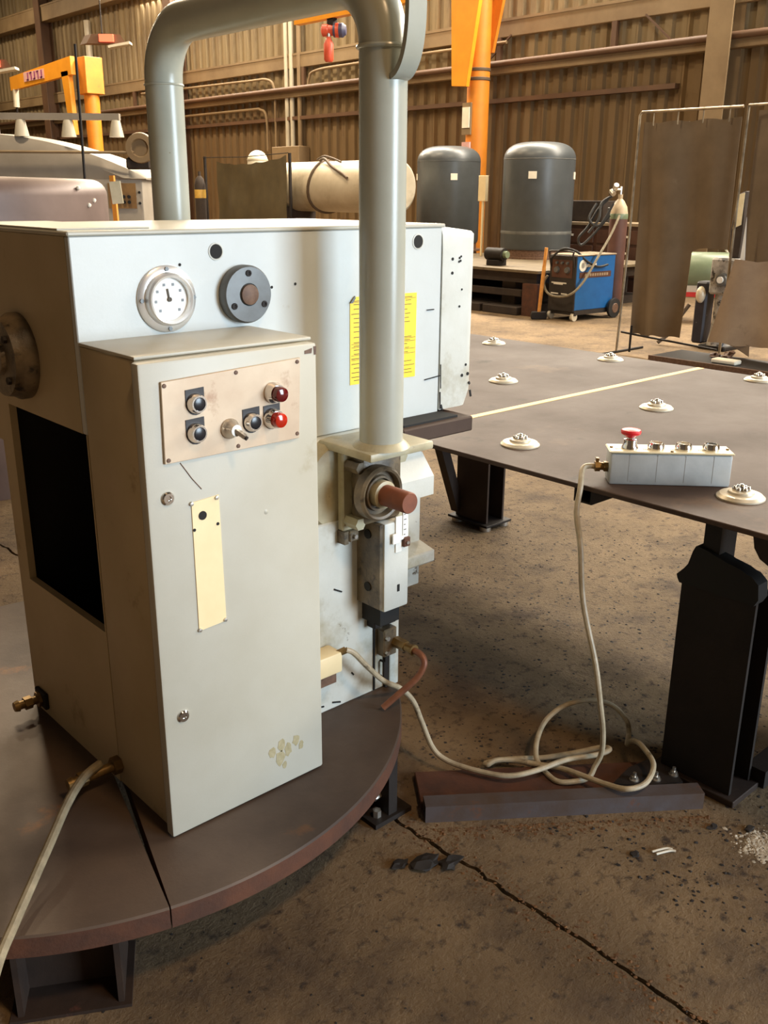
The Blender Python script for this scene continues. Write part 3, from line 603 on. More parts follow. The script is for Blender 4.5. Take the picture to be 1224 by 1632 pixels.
# ------------------------------------------------------------------ WORK TABLE
TX0, TX1, TY0, TY1, TZ = 2.06, 4.0, 0.2, 4.15, 0.85
tb = thing('work_table', 'wide low dark steel plate table with white roller discs and yellow tape', 'table', (3.0, 2.0, 0))
mb = MB(); mb.box(TX0, TX1, TY0, TY1, TZ-0.014, TZ, 0, 0.002); mb.build('table_top', 'plate_steel', tb)
MB().box(TX0+0.004, TX1-0.004, 2.205, 2.237, TZ, TZ+0.0012).build('tape_measure', 'tape_yellow', tb)
def hleg(x0, x1, y0, y1, zb, zt, m='leg_steel'):
    mb = MB(); t = 0.012
    mb.box(x0, x0+t, y0, y1, zb, zt); mb.box(x1-t, x1, y0, y1, zb, zt); mb.box(x0+t, x1-t, (y0+y1)/2-0.006, (y0+y1)/2+0.006, zb, zt)
    return mb
# near leg: H beam with rough burnt-off top and an inner post
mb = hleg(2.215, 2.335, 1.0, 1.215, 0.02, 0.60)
mb.build('leg', 'dark_steel', tb)  # steel darker than the far leg, with face shade put into its colour
mb = MB(); rj = random.Random(11)
pts = [(1.215, 0.60), (1.222, 0.612), (1.225, 0.622), (1.205, 0.645), (1.195, 0.66), (1.185, 0.70), (1.178, 0.715)]
for k in range(12): pts.append((1.17-0.014*k, 0.715-0.0035*k+0.004*rj.random()))
pts += [(0.995, 0.66), (0.99, 0.62), (1.0, 0.60)]
mb.prism(pts, FX(2.20), 0, 0.05); mb.build('burnt_gusset', 'black', tb)
MB().box(2.215, 2.30, 1.118, 1.166, 0.60, TZ-0.014).build('leg_post', 'dark_steel', tb)
mb = MB(); mb.prism([(1.045, TZ-0.014), (1.045, 0.77), (1.038, 0.74), (1.02, 0.715), (0.99, 0.70), (0.90, 0.68), (0.90, TZ-0.014)], FX(2.24), 0, 0.014); mb.build('leg_gusset', 'leg_steel', tb)
mb = MB(); mb.box(2.195, 2.355, 0.975, 1.235, 0.0, 0.02, 0, 0.002); mb.build('foot_plate', 'leg_steel', tb)
mb = MB(); mb.box(2.34, 3.9, 0.96, 1.02, 0.005, 0.06); mb.build('floor_rail', 'dark_steel', tb)
# far leg
for (lx, ly) in ((3.386, 2.955), (3.386, 0.9)):
    hleg(lx, lx+0.13, ly, ly+0.21, 0.03, TZ-0.014).build('leg', 'leg_steel', tb)
    MB().box(lx-0.03, lx+0.16, ly-0.03, ly+0.24, 0.02, 0.032, 0, 0.002).build('foot_plate', 'dark_steel', tb)
    mb = MB(); mb.cyl((lx-0.005, ly, 0), (lx-0.005, ly, 0.02), 0.028, seg=16); mb.cyl((lx+0.13, ly+0.2, 0), (lx+0.13, ly+0.2, 0.02), 0.028, seg=16); mb.cyl((lx+0.13, ly, 0), (lx+0.13, ly, 0.02), 0.028, seg=16); mb.cyl((lx, ly+0.2, 0), (lx, ly+0.2, 0.02), 0.028, seg=16); mb.build('levelling_foot', 'zinc', tb)
hleg(2.4, 2.53, 3.6, 3.81, 0.0, TZ-0.014).build('leg', 'leg_steel', tb)
MB().bar((3.395, 3.16, 0.06), (3.10, 3.16, 0.836), 0.05, 0.05).build('leg_brace', 'leg_steel', tb)
for yb in (1.47, 2.9):
    mb = MB()
    for a, b, c, d in ((yb-0.03, yb+0.03, 0.79, 0.795), (yb-0.03, yb+0.03, 0.831, 0.836), (yb-0.03, yb-0.025, 0.795, 0.831), (yb+0.025, yb+0.03, 0.795, 0.831)):
        mb.box(2.085, 3.95, a, b, c, d)
    mb.build('cross_tube', 'dark_steel', tb)
MB().box(2.6, 2.66, TY0+0.05, TY1-0.05, 0.775, 0.836).build('long_rail', 'dark_steel', tb)
proto = None
for (x, y) in ((2.268, 1.852), (2.283, 1.114), (3.04, 2.592), (3.071, 1.869), (3.812, 3.328), (3.853, 2.619), (3.90, 1.892), (3.06, 1.12), (2.27, 2.6), (3.85, 1.13), (3.04, 3.33)):
    if proto is None:
        proto = MB().lathe([(0.062, 0), (0.062, 0.004), (0.054, 0.011), (0.034, 0.013), (0.033, 0.019), (0.026, 0.021), (0.0, 0.021)], (0, 0, 0), (0, 0, 1), 36).build('roller_disc', 'disc_white', None)
        mbb = MB()
        for k in range(6): mbb.sphere((0.017*math.cos(k*PI/3), 0.017*math.sin(k*PI/3), 0.024), 0.0075, 0, 10, 6)
        mbb.sphere((0, 0, 0.028), 0.010, 0, 12, 8)
        pb = mbb.build('ball_cluster', 'ball_steel', None); pb.parent = proto
        c, cb = proto, pb; c.parent = tb
    else:
        c = copy_part(proto, tb); cb = copy_part(pb, c)
    c.location = (x-3.0, y-2.0, TZ)

# ------------------------------------------------------------------ PENDANT CONTROL BOX on the table
ang = math.atan2(-0.239, 0.231)
MP = Matrix.Translation((2.118, 1.412, TZ)) @ Matrix.Rotation(ang, 4, 'Z')
pd = thing('pendant_control_box', 'small grey push-button box with red mushroom stop lying on the steel table', 'control box', (2.26, 1.30, TZ))
def pm(): return MB(MP)
LN = 0.325
mb = pm(); mb.box(0, LN, 0, 0.078, 0, 0.088, 0, 0.006, 2); body = mb.build('box_body', 'box_grey', pd)
mb = pm(); mb.box(-0.004, LN+0.004, -0.004, 0.082, 0.089, 0.095, 0, 0.003); lid = mb.build('box_lid', 'lid_cream', pd)
mb = pm(); mb.lathe([(0.023, 0), (0.023, 0.004), (0.019, 0.010), (0.018, 0.026), (0.012, 0.028), (0.012, 0.034)], (0.055, 0.036, 0.095), (0, 0, 1), 28, 0); mb.build('stop_collar', 'chrome', lid)
mb = pm(); mb.lathe([(0.012, 0), (0.016, 0.004), (0.026, 0.010), (0.0275, 0.016), (0.025, 0.021), (0.015, 0.024), (0, 0.025)], (0.055, 0.036, 0.126), (0, 0, 1), 28, 0); mb.build('stop_button', 'red_button', lid)
for x in (0.126, 0.200, 0.274):
    mb = pm(); mb.lathe([(0.023, 0), (0.023, 0.006), (0.021, 0.013), (0.0185, 0.017), (0.015, 0.017), (0.015, 0.010)], (x, 0.038, 0.095), (0, 0, 1), 28, 0)
    mb.lathe([(0.015, 0), (0.015, 0.003), (0, 0.003)], (x, 0.038, 0.105), (0, 0, 1), 24, 1)
    mb.build('push_button', ['chrome', 'knob_grey' if x > 0.2 else 'disc_white'], lid)
for (x, y) in ((0.006, 0.04), (LN-0.006, 0.04), (LN/2, 0.004), (LN/2-0.01, 0.072)):
    mb = pm(); mb.cyl((x, y, 0.095), (x, y, 0.0985), 0.0045, seg=10); mb.build('lid_screw', 'brass_dull', lid)
mb = pm()
for x in (0.020, 0.094, 0.168, 0.242):
    for k in range(3): mb.box(x-0.004+0.005*k, x-0.003+0.005*k, 0.020, 0.034, 0.0951, 0.0956)
mb.build('lid_print', 'print_dark', lid)
mb = pm()
for x in (0.05, 0.125, 0.20, 0.275): mb.box(x, x+0.0006, -0.0004, 0.001, 0.01, 0.085)
mb.build('scored_line', 'scored', body)
mb = pm(); mb.cyl((0.0, 0.035, 0.042), (-0.012, 0.035, 0.042), 0.015, seg=6); mb.cyl((-0.012, 0.035, 0.042), (-0.030, 0.035, 0.042), 0.011, seg=12); mb.cyl((-0.022, 0.035, 0.042), (-0.036, 0.035, 0.042), 0.015, seg=6)
mb.box(-0.034, -0.026, 0.028, 0.042, 0.042, 0.066)
mb.build('cable_gland', 'brass_dull', pd)
gl = MP @ Vector((-0.034, 0.035, 0.042))

# ------------------------------------------------------------------ CONTROL CABLE (pendant to machine)
CR = 0.0078
def flo(x, y, z): return Vector((x, y, z))
cp = [tuple(gl), (gl.x-0.03, gl.y+0.018, gl.z-0.004), (2.045, 1.452, 0.845), (2.02, 1.44, 0.78), (2.0, 1.405, 0.70), (1.99, 1.375, 0.55), (1.985, 1.315, 0.385), (1.99, 1.292, 0.27), (2.01, 1.288, 0.175), (2.02, 1.293, 0.10), (2.008, 1.303, 0.055), (1.985, 1.304, 0.03), (1.934, 1.314, 0.034), (1.901, 1.353, 0.03),
      (1.919, 1.418, 0.03), (1.936, 1.457, 0.045), (1.985, 1.493, 0.07), (2.062, 1.521, 0.09), (2.15, 1.519, 0.105), (2.226, 1.482, 0.11), (2.265, 1.428, 0.10), (2.257, 1.37, 0.08), (2.233, 1.341, 0.06), (2.205, 1.325, 0.035),
      (2.20, 1.315, 0.05), (2.18, 1.285, 0.075), (2.15, 1.243, 0.09), (2.103, 1.175, 0.085), (2.018, 1.143, 0.08), (1.96, 1.163, 0.076), (1.955, 1.228, 0.060), (1.949, 1.286, 0.055), (1.95, 1.371, 0.040), (1.921, 1.438, 0.034), (1.888, 1.504, 0.03),
      (1.851, 1.536, 0.03), (1.824, 1.545, 0.022), (1.835, 1.562, 0.014), (1.864, 1.554, 0.012), (1.915, 1.526, 0.012), (1.989, 1.469, 0.012), (2.06, 1.405, 0.03), (2.11, 1.355, 0.05), (2.10, 1.318, 0.065), (2.05, 1.325, 0.066), (1.968, 1.372, 0.062), (1.872, 1.40, 0.056), (1.798, 1.44, 0.050), (1.759, 1.51, 0.045), (1.727, 1.601, 0.045), (1.71, 1.655, 0.07), (1.705, 1.70, 0.14), (1.685, 1.718, 0.21), (1.645, 1.730, 0.262), (1.58, 1.732, 0.31), (1.52, 1.732, 0.375), (1.475, 1.735, 0.43), (1.452, 1.742, 0.445)]
cb = MB().tube(cp, CR, 10, smooth=6).build('control_cable', 'cable_grey', org=(2.0, 1.3, 0))
tag(cb, 'dirty white control cable looped on the floor between table and machine', 'cable')

# ------------------------------------------------------------------ STEEL ON THE FLOOR
A = Vector((1.520, 1.495, 0)); B = Vector((2.135, 1.03, 0)); d = (B-A).normalized(); nrm = Vector((-d.y, d.x, 0))
MT = Matrix(((d.x, nrm.x, 0, A.x), (d.y, nrm.y, 0, A.y), (0, 0, 1, 0), (0, 0, 0, 1))); LT = (B-A).length
mb = MB(MT); t = 0.004
for y0, y1, z0, z1 in ((0, 0.05, 0, t), (0, 0.05, 0.05-t, 0.05), (0, t, t, 0.05-t), (0.05-t, 0.05, t, 0.05-t)): mb.box(0, LT, y0, y1, z0, z1)
tg_ = mb.build('square_steel_tube', 'blue_steel', org=tuple(A)); tag(tg_, 'square hollow steel tube lying on the floor beside the table leg', 'steel tube')
mb = MB(MT); mb.box(-0.005, LT-0.10, 0.056, 0.205, 0.0, 0.022, 0, 0.002); fp = mb.build('flat_steel_bar', 'rust_edge', org=tuple(MT @ Vector((0.3, 0.13, 0)))); tag(fp, 'wide flat steel bar on the floor under the looped cable', 'steel bar')
mb = MB(); mb.prism([(2.00, 1.235), (2.062, 1.168), (2.155, 1.108), (2.188, 1.155), (2.188, 1.235), (2.10, 1.25)], FZ(0.024), 0, 0.014)
bpz = mb.build('anchor_plate', 'dark_steel', org=(2.1, 1.15, 0.024)); 
ap = bpz; tag(ap, 'dark bolted anchor plate at the foot of the table leg', 'plate')
for (x, y) in ((2.060, 1.205), (2.108, 1.165), (2.166, 1.145)):
    mb = MB(); mb.cyl((x, y, 0.038), (x, y, 0.041), 0.014, seg=16); mb.hexbolt((x, y, 0.041), (0, 0, 1), 0.010, 0.009); mb.cyl((x, y, 0.05), (x, y, 0.062), 0.005, seg=8); mb.build('anchor_bolt', 'zinc', bpz)

# debris ---------------------------------------------------------------
def clump(x, y, r, seed, h=0.5):
    rr = random.Random(seed); mb = MB(); bm = mb.bm
    res = bmesh.ops.create_icosphere(bm, subdivisions=2, radius=1.0)
    for v in res['verts']:
        k = 0.75+0.9*noise.noise(v.co*2.6+Vector((seed*3.1, 0, 0)))
        v.co = Vector((x+v.co.x*r*k*1.4, y+v.co.y*r*k, max(0.0005, r*h*0.55+v.co.z*r*k*h*0.6)))
    return mb
for i, (x, y, r, lab) in enumerate(((1.402, 1.372, 0.030, 'largest dark dirt clump on the concrete in front of the base plate rim'), (1.452, 1.335, 0.026, 'dark dirt clump next to the largest one, nearer the floor joint'), (1.352, 1.415, 0.020, 'small dark dirt clump closest to the round base plate rim'),
                                   (1.83, 1.045, 0.012, 'black lump on the floor in front of the square steel tube'), (2.08, 0.97, 0.014, 'black lump beside the right end of the square steel tube'), (2.145, 0.90, 0.014, 'black lump near the white dust patch by the table leg'), (0.92, 1.10, 0.024, 'dark dirt clump under the front of the round base plate'))):
    o = clump(x, y, r, i+1).build('dirt_clump', 'gravel', org=(x, y, 0), angle=20); tag(o, lab, 'dirt clump', 'dirt clumps on the floor')
mb = MB()
for k in range(2): mb.tube([(1.87+0.0*k, 1.02-0.012*k, 0.004), (1.885, 1.012-0.012*k, 0.006), (1.905, 1.0-0.012*k, 0.008), (1.912, 0.988-0.010*k, 0.008)], 0.0032, 6, smooth=4)
o = mb.build('bent_wire_scrap', 'white_mark', org=(1.89, 1.0, 0)); tag(o, 'bright bent scrap of wire on the floor near the steel tube', 'wire scrap')
o = MB().prism([(2.215, 0.83), (2.226, 0.842), (2.230, 0.815), (2.222, 0.812)], FZ(0.0), 0, 0.003).build('foil_scrap', 'white_mark', org=(2.22, 0.83, 0)); tag(o, 'small white paper scrap on the floor right of the table leg', 'scrap')
rg_ = random.Random(21)
def scatter(name, n, fn, r0, r1, m, lab):
    mb = MB()
    for k in range(n):
        x, y = fn(); r = r0+(r1-r0)*rg_.random()**3
        a0 = rg_.random()*6.28; h = r*(0.25+0.4*rg_.random())
        pts = [(x+r*(0.6+0.7*rg_.random())*math.cos(a0+i*1.2566), y+r*(0.6+0.7*rg_.random())*math.sin(a0+i*1.2566)) for i in range(5)]
        b = [mb._v((*p, 0.0003)) for p in pts]; t = mb._v((x, y, h))
        for i in range(5): mb._f((b[i], b[(i+1) % 5], t))
    o = mb.build(name, m, kind='stuff'); o['label'] = lab; o['category'] = 'debris'; return o
scatter('floor_grit', 9000, lambda: (1.75+2.2*rg_.random()**1.2, 0.3+3.4*rg_.random()), 0.001, 0.0075, 'gravel', 'fine black scale and grit scattered over the floor under the table')
scatter('floor_chips', 1500, lambda: (0.5+3.2*rg_.random(), 0.2+1.5*rg_.random()), 0.001, 0.0045, 'gravel', 'loose dark chips on the open concrete in front')
scatter('joint_crumbs', 900, lambda: (1.48+rg_.gauss(0, 0.035), 0.5+1.05*rg_.random()), 0.001, 0.006, 'rust_crumb', 'rusty crumbs along the floor joint')
scatter('tube_crumbs', 700, lambda: ((lambda t, s: (1.52+0.6*t+s*0.6, 1.47-0.46*t+s*0.8-0.01))(rg_.random(), -0.05*rg_.random()**2)), 0.001, 0.007, 'rust_crumb', 'rusty crumbs in front of the square steel tube')
scatter('dust_patch', 900, lambda: (2.115+rg_.gauss(0, 0.028), 0.845+rg_.gauss(0, 0.028)), 0.001, 0.008, 'chalk_dust', 'pale dust patch on the floor near the table leg')

# ------------------------------------------------------------------ BACKGROUND: tanks on their platform
pf = thing('tank_platform', 'low steel platform on dark timbers carrying the scuffed grey tank', 'platform', (11.6, 10.5, 0))
mb = MB(); mb.box(10.42, 13.42, 8.36, 11.7, 0.58, 0.62, 0, 0.004); mb.build('platform_plate', 'platform_top', pf)
mb = MB(); mb.box(10.5, 13.35, 8.44, 8.6, 0.44, 0.58); mb.box(10.5, 10.64, 8.6, 11.6, 0.44, 0.58); mb.build('platform_frame', 'timber_dark', pf)
for k, (x0, x1, y0, y1, z0, z1) in enumerate(((10.6, 13.4, 8.9, 9.15, 0.12, 0.44), (10.6, 13.4, 10.6, 10.85, 0.12, 0.44), (10.6, 13.4, 11.3, 11.55, 0.12, 0.44))):
    MB().box(x0, x1, y0, y1, z0, z1, 0, 0.008).build('bearer_beam', 'timber_dark', pf)
MB().box(10.5, 10.56, 8.7, 11.6, 0.24, 0.34, 0, 0.01).build('cross_rail', 'timber_dark', pf)
MB().box(10.42, 10.52, 8.36, 8.62, 0.0, 0.44).build('corner_post', 'rust_edge', pf)
for y0, y1 in ((8.65, 9.3), (9.35, 10.2), (10.3, 11.4)): MB().box(10.36, 10.56, y0, y1, 0.0, 0.11, 0, 0.008).build('floor_timber', 'timber_dark', pf)
MB().box(10.6, 13.4, 8.62, 11.6, 0.0, 0.12).build('skid', 'timber_dark', pf)
def tank(x, y, r, zt, label, scuff, az):
    t = thing('vertical_tank', label, 'tank', (x, y, 0.62 if scuff else 0.0), 'grey vertical tanks')
    if not scuff: MB().lathe([(r-0.02, 0), (r-0.02, 0.62), (r-0.1, 0.62)], (x, y, 0), (0, 0, 1), 40).build('skirt', 'rust_brown', t)
    MB().lathe([(r+0.05, 0), (r+0.05, 0.03), (r-0.03, 0.03), (r-0.03, 0.14), (r*0.5, 0.14)], (x, y, 0.62), (0, 0, 1), 40).build('base_ring', 'rust_brown', t)
    zs = zt-0.26
    prof = [(r*0.97, 0.76), (r, 0.80), (r, zs)] + [(r*math.cos(a)*0.5+r*0.5 if a < 1.0 else (r*0.5+r*0.5*math.cos(1.0))*(1-(a-1.0)/(PI/2-1.0)), zs+0.26*math.sin(a)) for a in [PI/2*i/12 for i in range(1, 13)]]
    prof = [(r*0.97, 0.76), (r, 0.80), (r, zs)] + [(r*(math.cos(PI/2*i/14)**0.55), zs+0.26*math.sin(PI/2*i/14)) for i in range(1, 14)] + [(0.0, zt)]
    MB().lathe(prof, (x, y, 0), (0, 0, 1), 56).build('tank_shell', 'tank_primer', t, angle=40)
    MB().lathe([(r+0.002, 0), (r+0.004, 0.006), (r+0.002, 0.012)], (x, y, zs-0.01), (0, 0, 1), 56, cap0=False, cap1=False).build('weld_seam', 'tank_scuff' if scuff else 'tank_primer', t)
    if scuff: MB().lathe([(r+0.001, 0), (r+0.006, 0.02), (r+0.001, 0.05)], (x, y, 1.0), (0, 0, 1), 56, cap0=False, cap1=False).build('scuffed_band', 'tank_scuff', t)
    base_a = math.atan2(-y, -x)
    for da, wv in az:
        a = base_a+da
        M = Matrix.Translation((x+(r+0.002)*math.cos(a), y+(r+0.002)*math.sin(a), 1.90)) @ Matrix.Rotation(a, 4, 'Z')
        MB().box(-0.012, 0.004, -wv, wv, -0.055, 0.055, M=M).build('tank_sticker', 'sticker_white', t)
tank(12.73, 10.31, 0.575, 2.41, 'scuffed dark grey vertical tank on platform, nearer the blue welder', True, ((-0.17, 0.065), (1.35, 0.06), ))
tank(13.12, 12.72, 0.575, 2.43, 'dark grey vertical tank with smooth shell, beside yellow crane post', False, ((0.17, 0.06), (-1.45, 0.06)))
# small machine part and box beside tanks
hb = thing('motor_unit', 'small dark motor unit sitting on the platform between the tanks', 'motor', (10.85, 9.55, 0.62))
mb = MB(); mb.cyl((10.8, 9.3, 0.78), (10.8, 9.62, 0.78), 0.09, seg=20); mb.build('motor_body', 'dark_steel', hb)
MB().box(10.72, 10.9, 9.34, 9.58, 0.62, 0.70, 0, 0.006).build('motor_foot', 'dark_steel', hb)
MB().cyl((10.8, 9.24, 0.78), (10.8, 9.3, 0.78), 0.05, seg=16).build('motor_end', 'green_tank', hb)

# sledgehammer leaning
hm = thing('sledgehammer', 'sledgehammer standing head-down with a yellow wooden handle', 'hammer', (10.30, 8.21, 0))
MB().tube([(10.30, 8.21, 0.06), (10.315, 8.19, 0.5), (10.33, 8.17, 0.94)], [0.024, 0.026, 0.022], 10, smooth=4).build('handle', 'hammer_wood', hm)
mb = MB(); mb.prism([(-0.1, 0.0), (0.1, 0.0), (0.11, 0.05), (0.1, 0.10), (-0.1, 0.10), (-0.11, 0.05)], lambda u, v, t: (10.30+u*0.75+t*0.3, 8.21-u*0.66+t*0.3, v), -0.13, 0.13, 0, 0.008); mb.build('hammer_head', 'dark_steel', hm)

# ------------------------------------------------------------------ WELDER
MW = Matrix.Translation((10.45, 7.74, 0)) @ Matrix.Rotation(math.atan2(-0.05, 1), 4, 'Z')   # +x length, +y width
wl = thing('welding_machine', 'blue welding power source with black front on wheels', 'welder', (10.9, 7.95, 0))
def wm(): return MB(MW)
mb = wm(); mb.box(0.0, 0.80, 0.0, 0.44, 0.14, 0.84, 0, 0.006); mb.build('case', 'blue_welder', wl)
mb = wm(); mb.box(-0.025, 0.0, -0.005, 0.445, 0.12, 0.85, 0, 0.008); fr = mb.build('front_panel', 'welder_black', wl)
mb = wm(); mb.box(-0.01, 0.815, -0.008, 0.448, 0.842, 0.862, 0, 0.006); mb.build('top_cover', 'welder_top', wl)
mb = wm(); mb.box(0.0, 0.82, -0.002, 0.442, 0.08, 0.14); mb.build('undercarriage', 'welder_black', wl)
mb = wm(); mb.box(-0.03, -0.024, 0.05, 0.40, 0.56, 0.79); cp_ = mb.build('control_plate', 'brown_strip', fr)
for (y, z, r) in ((0.13, 0.66, 0.045), (0.31, 0.66, 0.045), (0.13, 0.75, 0.02), (0.31, 0.75, 0.02), (0.22, 0.75, 0.02)):
    mb = wm(); mb.cyl((-0.03, y, z), (-0.06, y, z), r, r*0.8, 14); mb.build('control_knob', 'knob_grey', fr)
mb = wm()
for (y0, y1, z) in ((0.14, 0.40, 0.49), (0.20, 0.36, 0.475), (0.12, 0.22, 0.35), (0.27, 0.40, 0.35)): mb.box(-0.027, -0.0245, y0, y1, z-0.008, z+0.008)
mb.build('front_lettering', 'white_mark', fr)
mb = wm(); mb.tube([(-0.03, 0.02, 0.70), (-0.07, 0.02, 0.86), (-0.06, 0.04, 0.90), (-0.06, 0.40, 0.90), (-0.07, 0.42, 0.86), (-0.03, 0.42, 0.70)], 0.012, 8, smooth=3); mb.build('handle', 'welder_black', fr)
# white keyhole-shaped mark, stripe and lettering on blue side
mb = wm(); mb.lathe([(0.075, 0), (0.075, 0.003), (0.038, 0.003), (0.038, 0)], (0.12, 0.0, 0.72), (0, -1, 0), 24)
mb.prism([(0.18, 0.735), (0.40, 0.745), (0.40, 0.705), (0.18, 0.70)], FY(-0.003), 0, 0.0028); mb.build('side_emblem', 'white_mark', wl)
mb = wm(); mb.box(0.06, 0.72, -0.003, 0.0, 0.56, 0.635); mb.build('side_stripe', 'brown_strip', wl)
mb = wm()
for k in range(10): mb.box(0.17+0.05*k, 0.205+0.05*k, -0.0045, -0.003, 0.58, 0.615)
mb.build('side_lettering', 'welder_top', wl)
for (x, y) in ((0.02, 0.02), (0.02, 0.42)):
    mb = wm(); mb.cyl((x, y-0.02, 0.055), (x, y+0.02, 0.055), 0.055, seg=18); ww = mb.build('caster', 'reflector', wl)
    mb = wm(); mb.box(x-0.02, x+0.02, y-0.03, y+0.03, 0.07, 0.115); mb.build('caster_fork', 'welder_black', wl)
for y in (-0.05, 0.45):
    mb = wm(); mb.lathe([(0.13, 0), (0.135, 0.02), (0.13, 0.04), (0.07, 0.045), (0, 0.04)], (0.78, y+0.02, 0.135), (0, -1, 0), 24); mb.build('rear_wheel', 'black_rubber', wl)
    mb = wm(); mb.lathe([(0.07, 0), (0.06, 0.01), (0, 0.012)], (0.78, y-0.022, 0.135), (0, -1, 0), 20); mb.build('wheel_hub', 'rust_brown', wl)
# gas cylinder strapped on the rear of the welder
gc = thing('gas_cylinder', 'tall reddish gas cylinder with regulator standing behind the welder', 'gas cylinder', (11.42, 7.80, 0.10))
gx, gy = 11.42, 7.82
mb = MB(); mb.lathe([(0.115, 0.10), (0.12, 0.12), (0.12, 1.32)], (gx, gy, 0), (0, 0, 1), 28); mb.build('cylinder_body', 'gas_cyl', gc)
mb = MB(); mb.lathe([(0.12, 1.32), (0.117, 1.38), (0.10, 1.46), (0.06, 1.53), (0.03, 1.56), (0.03, 1.62)], (gx, gy, 0), (0, 0, 1), 28); mb.build('cylinder_shoulder', 'gas_cyl_top', gc)
mb = MB(); mb.lathe([(0.12, 1.30), (0.122, 1.31), (0.122, 1.36), (0.118, 1.37)], (gx, gy, 0), (0, 0, 1), 28); mb.build('green_band', 'green_tank', gc)
mb = MB(); mb.cyl((gx, gy, 1.62), (gx, gy, 1.72), 0.02, seg=10); mb.cyl((gx, gy, 1.68), (gx-0.14, gy+0.04, 1.68), 0.016, seg=8); mb.cyl((gx-0.10, gy+0.03, 1.68), (gx-0.14, gy-0.02, 1.74), 0.035, seg=14); mb.cyl((gx-0.14, gy+0.06, 1.66), (gx-0.16, gy+0.0, 1.62), 0.035, seg=14); mb.build('regulator', 'zinc', gc)
wb = thing('welder_gun_cable', 'coiled black and grey welding leads hanging over the welder', 'cable', (11.0, 7.9, 0.86))
for k, pts in enumerate(([(11.25, 7.9, 1.55), (11.15, 7.98, 1.42), (11.05, 8.05, 1.2), (10.95, 8.12, 1.05), (11.0, 8.1, 0.96), (11.12, 8.0, 1.1), (11.25, 7.85, 1.35)], [(11.28, 7.85, 1.6), (11.18, 7.95, 1.50), (11.10, 7.92, 1.30), (11.0, 8.0, 1.12)], [(11.24, 7.8, 1.50), (11.1, 7.9, 1.22), (11.02, 8.02, 1.3), (11.14, 8.0, 1.5)])):
    MB().tube(pts, 0.018, 8, smooth=6).build('black_lead', 'black_rubber', wb)
MB().tube([(11.2, 7.66, 1.35), (11.0, 7.64, 1.1), (10.75, 7.64, 0.82), (10.5, 7.66, 0.52), (10.36, 7.75, 0.36), (10.33, 7.95, 0.32), (10.34, 8.12, 0.36), (10.36, 8.2, 0.48), (10.38, 8.16, 0.58)], 0.016, 8, smooth=8).build('grey_lead', 'hose_grey', wb)
MB().tube([(10.37, 8.12, 0.80), (10.40, 7.95, 0.93), (10.50, 7.80, 0.90), (10.62, 7.715, 0.78), (10.85, 7.70, 0.70), (11.05, 7.68, 0.72)], 0.015, 8, smooth=8).build('black_lead', 'black_rubber', wb)

# drawers behind
dk = thing('drawer_bench', 'dark brown drawer bench with white handles behind the welder', 'bench', (13.9, 9.75, 0))
mb = MB(); mb.box(13.62, 14.25, 8.6, 10.9, 0, 1.13, 0, 0.006); mb.build('bench_body', 'drawer_brown', dk)
MB().box(13.57, 14.3, 8.55, 10.95, 1.13, 1.18, 0, 0.004).build('bench_top', 'welder_top', dk)
for r_ in range(4):
    for c_ in range(2):
        y0 = 8.66+1.12*c_; z0 = 0.85-0.26*r_
        f_ = MB().box(13.59, 13.62, y0, y0+1.05, z0, z0+0.22, 0, 0.005).build('drawer', 'drawer_brown', dk)
        MB().box(13.56, 13.59, y0+0.40, y0+0.68, z0+0.10, z0+0.135, 0, 0.004).build('drawer_handle', 'sticker_white', f_)
tbx = MB().box(13.7, 14.15, 9.7, 10.8, 1.18, 1.52, 0, 0.01).build('tool_chest', 'timber_dark', org=(13.9, 10.2, 1.18)); tag(tbx, 'dark tool chest on top of the drawer bench', 'tool chest')
vs_ = thing('bench_vise', 'small grey vise on the drawer bench beside the tool chest', 'vise', (13.75, 9.45, 1.18))
mb = MB(); mb.box(13.65, 13.85, 9.35, 9.55, 1.18, 1.26); mb.box(13.63, 13.73, 9.33, 9.57, 1.26, 1.42, 0, 0.01); mb.build('vise_body', 'knob_grey', vs_)
MB().cyl((13.57, 9.45, 1.34), (13.85, 9.45, 1.34), 0.025, seg=10).build('vise_screw', 'zinc', vs_)

# ------------------------------------------------------------------ WELDING SCREENS
def curtain_panel(x, y0, y1, z0, z1, ph, m, parent, tear=None, lean=0.0, wave=0.03, scal=3):
    nu, nv = 64, 36; mb = MB(); G = []
    for layer in (0, 1):
        rows = []
        for j in range(nv+1):
            v = j/nv; row = []
            for i in range(nu+1):
                u = i/nu
                yy = y0+(y1-y0)*u
                zt_ = z1+0.02*abs(math.cos(u*PI*scal))
                zb = (z0(u) if callable(z0) else z0)+0.03*noise.noise(Vector((u*7, ph, 0)))
                zz = zb+(zt_-zb)*v
                h = min(1.0, max(0.0, (zz-0.2)/2.1))
                amp = wave*(1-h)**0.8+0.006
                xx = x+amp*math.sin(u*13+ph+v*0.8)+0.03*noise.noise(Vector((u*3, zz, ph)))+lean*(1-v)
                if tear: yy += tear(u, v)
                row.append(mb._v((xx+0.003*layer, yy, zz)))
            rows.append(row)
        G.append(rows)
    for L_, rows in enumerate(G):
        for j in range(nv):
            for i in range(nu): mb._f((rows[j][i], rows[j][i+1], rows[j+1][i+1], rows[j+1][i]))
    a, b = G
    for i in range(nu): mb._f((a[0][i], a[0][i+1], b[0][i+1], b[0][i])); mb._f((a[nv][i], a[nv][i+1], b[nv][i+1], b[nv][i]))
    for j in range(nv): mb._f((a[j][0], a[j+1][0], b[j+1][0], b[j][0])); mb._f((a[j][nu], a[j+1][nu], b[j+1][nu], b[j][nu]))
    return mb.build('curtain', m, parent, angle=60)
SX = 8.72
s1 = thing('welding_screen', 'brown welding curtain in a thin rod frame, with an open gap at its lower right', 'welding screen', (SX, 5.3, 0), 'welding screens')
